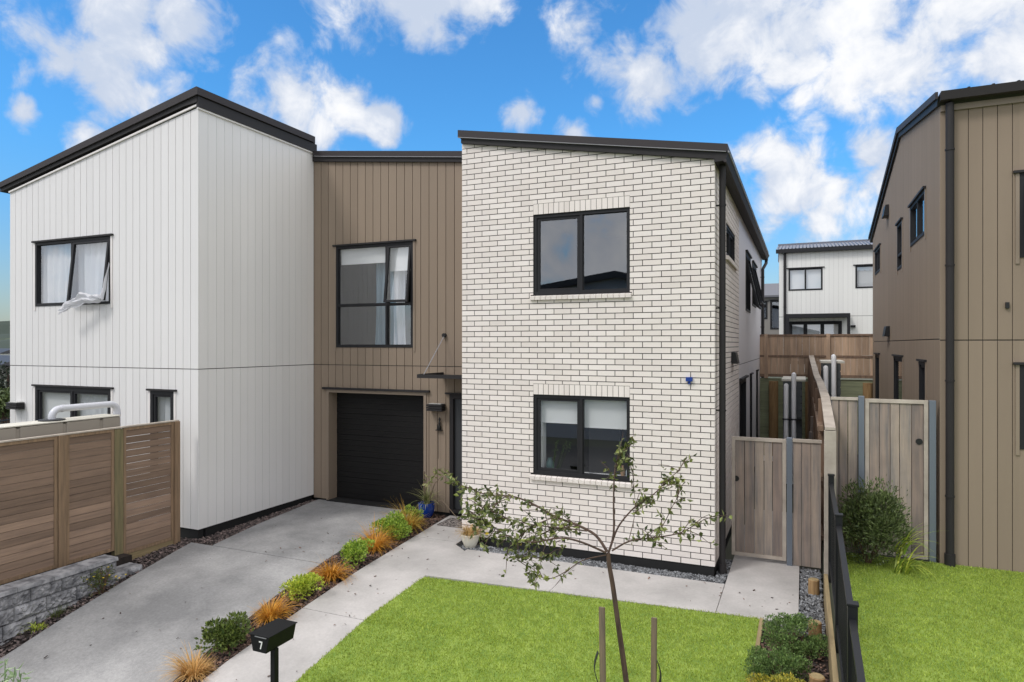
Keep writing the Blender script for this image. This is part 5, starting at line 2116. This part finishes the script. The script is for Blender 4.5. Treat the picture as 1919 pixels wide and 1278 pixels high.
# ------------------------------------------------------------------ letterbox
mc = at(486, 1193, 6.35)
bxw, bxd, bxh = .118, .37, .155
mx, my = mc[0], mc[1]
mz1 = mc[2] + .005
mz0 = mz1 - bxh
mailbox = thing('letterbox', (mx, my + .2, lawn_z(mx, my + .2)), 'black steel letterbox on a post with a white 7', 'letterbox')
m = MB()
tw = .035
A_ = [(mx - bxw + tw, my, mz0), (mx + bxw - tw, my, mz0), (mx + bxw - tw, my + bxd, mz0), (mx - bxw + tw, my + bxd, mz0),
      (mx - bxw, my, mz1), (mx + bxw, my, mz1), (mx + bxw, my + bxd, mz1), (mx - bxw, my + bxd, mz1)]
m.hexa(A_)
m.build('box', MT['mail'], mailbox, bevel=.003)
m = MB()
m.box((mx - bxw - .008, my - .012, mz1 + .001), (mx + bxw + .008, my + bxd + .012, mz1 + .009))
m.build('lid', MT['mail'], mailbox, bevel=.002)
m = MB()
m.box((mx - bxw * .45, my - .006, mz1 - .012), (mx + bxw * .75, my - .0005, mz1 - .004))
m.build('slot_edge', MT['lip'], mailbox)
m = MB()
m.box((mx + .04, my + .10, lawn_z(mx, my) - .2), (mx + .095, my + .155, mz0 - .001))
m.build('post', MT['mail'], mailbox, bevel=.003)
m = MB()
nx_, nz_ = mx + .018, mz0 + .042
PF = front(my)
m.pbox(PF, nx_ - .021, nx_ + .021, nz_ + .054, nz_ + .066, .0008, .003)
m.poly(PF, [(nx_ + .008, nz_ + .0535), (nx_ + .021, nz_ + .0535), (nx_ + .003, nz_ - .008), (nx_ - .010, nz_ - .008)], .0008, .003)
m.build('number', MT['white_num'], mailbox)

# doormat, chime, sill bottles
m = MB()
m.box((-6.02, 10.42, .03), (-5.30, 10.92, .042))
tag(m.build('doormat', MT['mat_rubber']), 'black and grey patterned doormat at the front door', 'doormat')
t = thing('wind_chime', (-6.40, 11.13, 1.75), 'black iron ornament with a hanging cord beside the front door', 'ornament')
m = MB()
m.box((-6.45, 11.10, 1.62), (-6.32, 11.155, 1.635))
m.lathe((-6.37, 11.12, 1.636), [(.03, 0), (.032, .05), (.02, .09), (.026, .13), (.012, .17), (.02, .2), (.004, .24)], 10)
m.box((-6.42, 11.11, 1.636), (-6.405, 11.125, 1.74))
m.build('figure', MT['iron'], t)
m = MB()
m.tube([(-6.395, 11.12, 1.62), (-6.395, 11.12, 1.08)], .004, 6)
m.build('cord', MT['iron'], t)
for (s, h, r, mt, nm, lb, ct) in ((-2.52, .16, .035, 'tan', 'bottle', 'tan ceramic bottle on the sill inside the lower brick wall window', 'bottle'),
                                  (-2.44, .13, .035, 'clear_plastic', 'tumbler', 'pale plastic tumbler on the sill inside the lower window', 'tumbler'),
                                  (-3.70, .20, .07, 'teal', 'vase', 'dark teal vase on the sill inside the lower window', 'vase')):
    m = MB()
    p = KF.p(s, 1.263, -.21)
    m.lathe(p, [(r * .8, 0), (r, h * .3), (r * .95, h * .6), (r * .5, h * .85), (r * .55, h)], 16)
    tag(m.build(nm, MT[mt], smooth=True), lb, ct)

# ------------------------------------------------------------------ far left sliver
hm = MB()
nx, ny = 40, 14
for j in range(ny + 1):
    for i in range(nx + 1):
        x = -640 + i * 14
        y = 150 + j * 22
        h_ = 37 * math.exp(-((j - 8) / 4.5) ** 2) * (.7 + .3 * math.sin(i * .8) * math.cos(j * .5 + i * .3)) * (.75 + .25 * math.sin(i * .35 + 1))
        hm.v.append((x, y, -5 + h_))
for j in range(ny):
    for i in range(nx):
        a = j * (nx + 1) + i
        hm.f.append((a, a + 1, a + nx + 2, a + nx + 1))
        hm.m.append(0)
tag(hm.build('hill', MT['hill'], smooth=True), kind='structure')
for k, (u, v, d_, lb) in enumerate(((6, 662, 150, 'distant dark roofed house below the hill'), (10, 684, 75, 'dark roofed house beyond the picket fence, nearer than the distant one'))):
    p = at(u, v, d_)
    t = thing('house', (p[0], p[1], p[2] - 2.5), lb, 'house')
    m = MB()
    m.box((p[0] - 4, p[1] - 3, p[2] - 6), (p[0] + 4, p[1] + 3, p[2]))
    m.build('wall', MT['far_wall'] if k else MT['white_board2'], t)
    m = MB()
    m.hexa([(p[0] - 4.4, p[1] - 3.4, p[2]), (p[0] + 4.4, p[1] - 3.4, p[2]), (p[0] + 4.4, p[1] + 3.4, p[2]), (p[0] - 4.4, p[1] + 3.4, p[2]),
            (p[0] - 4, p[1] - .05, p[2] + 1.1), (p[0] + 4, p[1] - .05, p[2] + 1.1), (p[0] + 4, p[1] + .05, p[2] + 1.1), (p[0] - 4, p[1] + .05, p[2] + 1.1)])
    m.build('roof', MT['opp_roof'], t)
for k, (u, v0, v1, d_, r, lb, mt) in enumerate(((14, 690, 770, 24, .9, 'dark tree at the left edge behind the white house', 'hilltree'), (4, 735, 775, 20, .6, 'light green shrub at the left edge beside the picket fence', 'bushleaf'))):
    b, tp = at(u, v1, d_), at(u, v0, d_)
    gz_ = ground_z(b[0], b[1])
    t = thing('tree' if k == 0 else 'shrub', (b[0], b[1], gz_), lb, 'tree' if k == 0 else 'shrub')
    m = MB()
    m.tube([(b[0], b[1], gz_), (b[0] + .1, b[1], b[2]), tp], [.09, .07, .03], 7)
    m.build('trunk', MT['bark_tree'], t)
    m = MB()
    for q in range(1400):
        d = rand_dir()
        c = (b + tp) / 2 + d * np.array([r, r, (tp[2] - b[2]) * .65]) * random.random() ** .4
        ld = rand_dir()
        m.leaf(c, ld, perp(ld), .14, .07)
    m.build('crown', MT[mt], t)
t = thing('picket_fence', (-17.5, 11, 0), 'black picket fence at the far left beyond the white house', 'fence')
pa_, pb_ = at(-60, 800, 17.5), at(30, 800, 19.5)
for z in (0.25, 1.1):
    m = MB()
    m.tube([(pa_[0], pa_[1], z), (pb_[0], pb_[1], z)], .02, 6)
    m.build('rail', MT['fence_black'], t)
for k in range(16):
    q = pa_ + (pb_ - pa_) * (k + .5) / 16
    m = MB()
    m.tube([(q[0], q[1], -.6), (q[0], q[1], 1.15)], .012, 6)
    m.build('picket', MT['fence_black'], t)
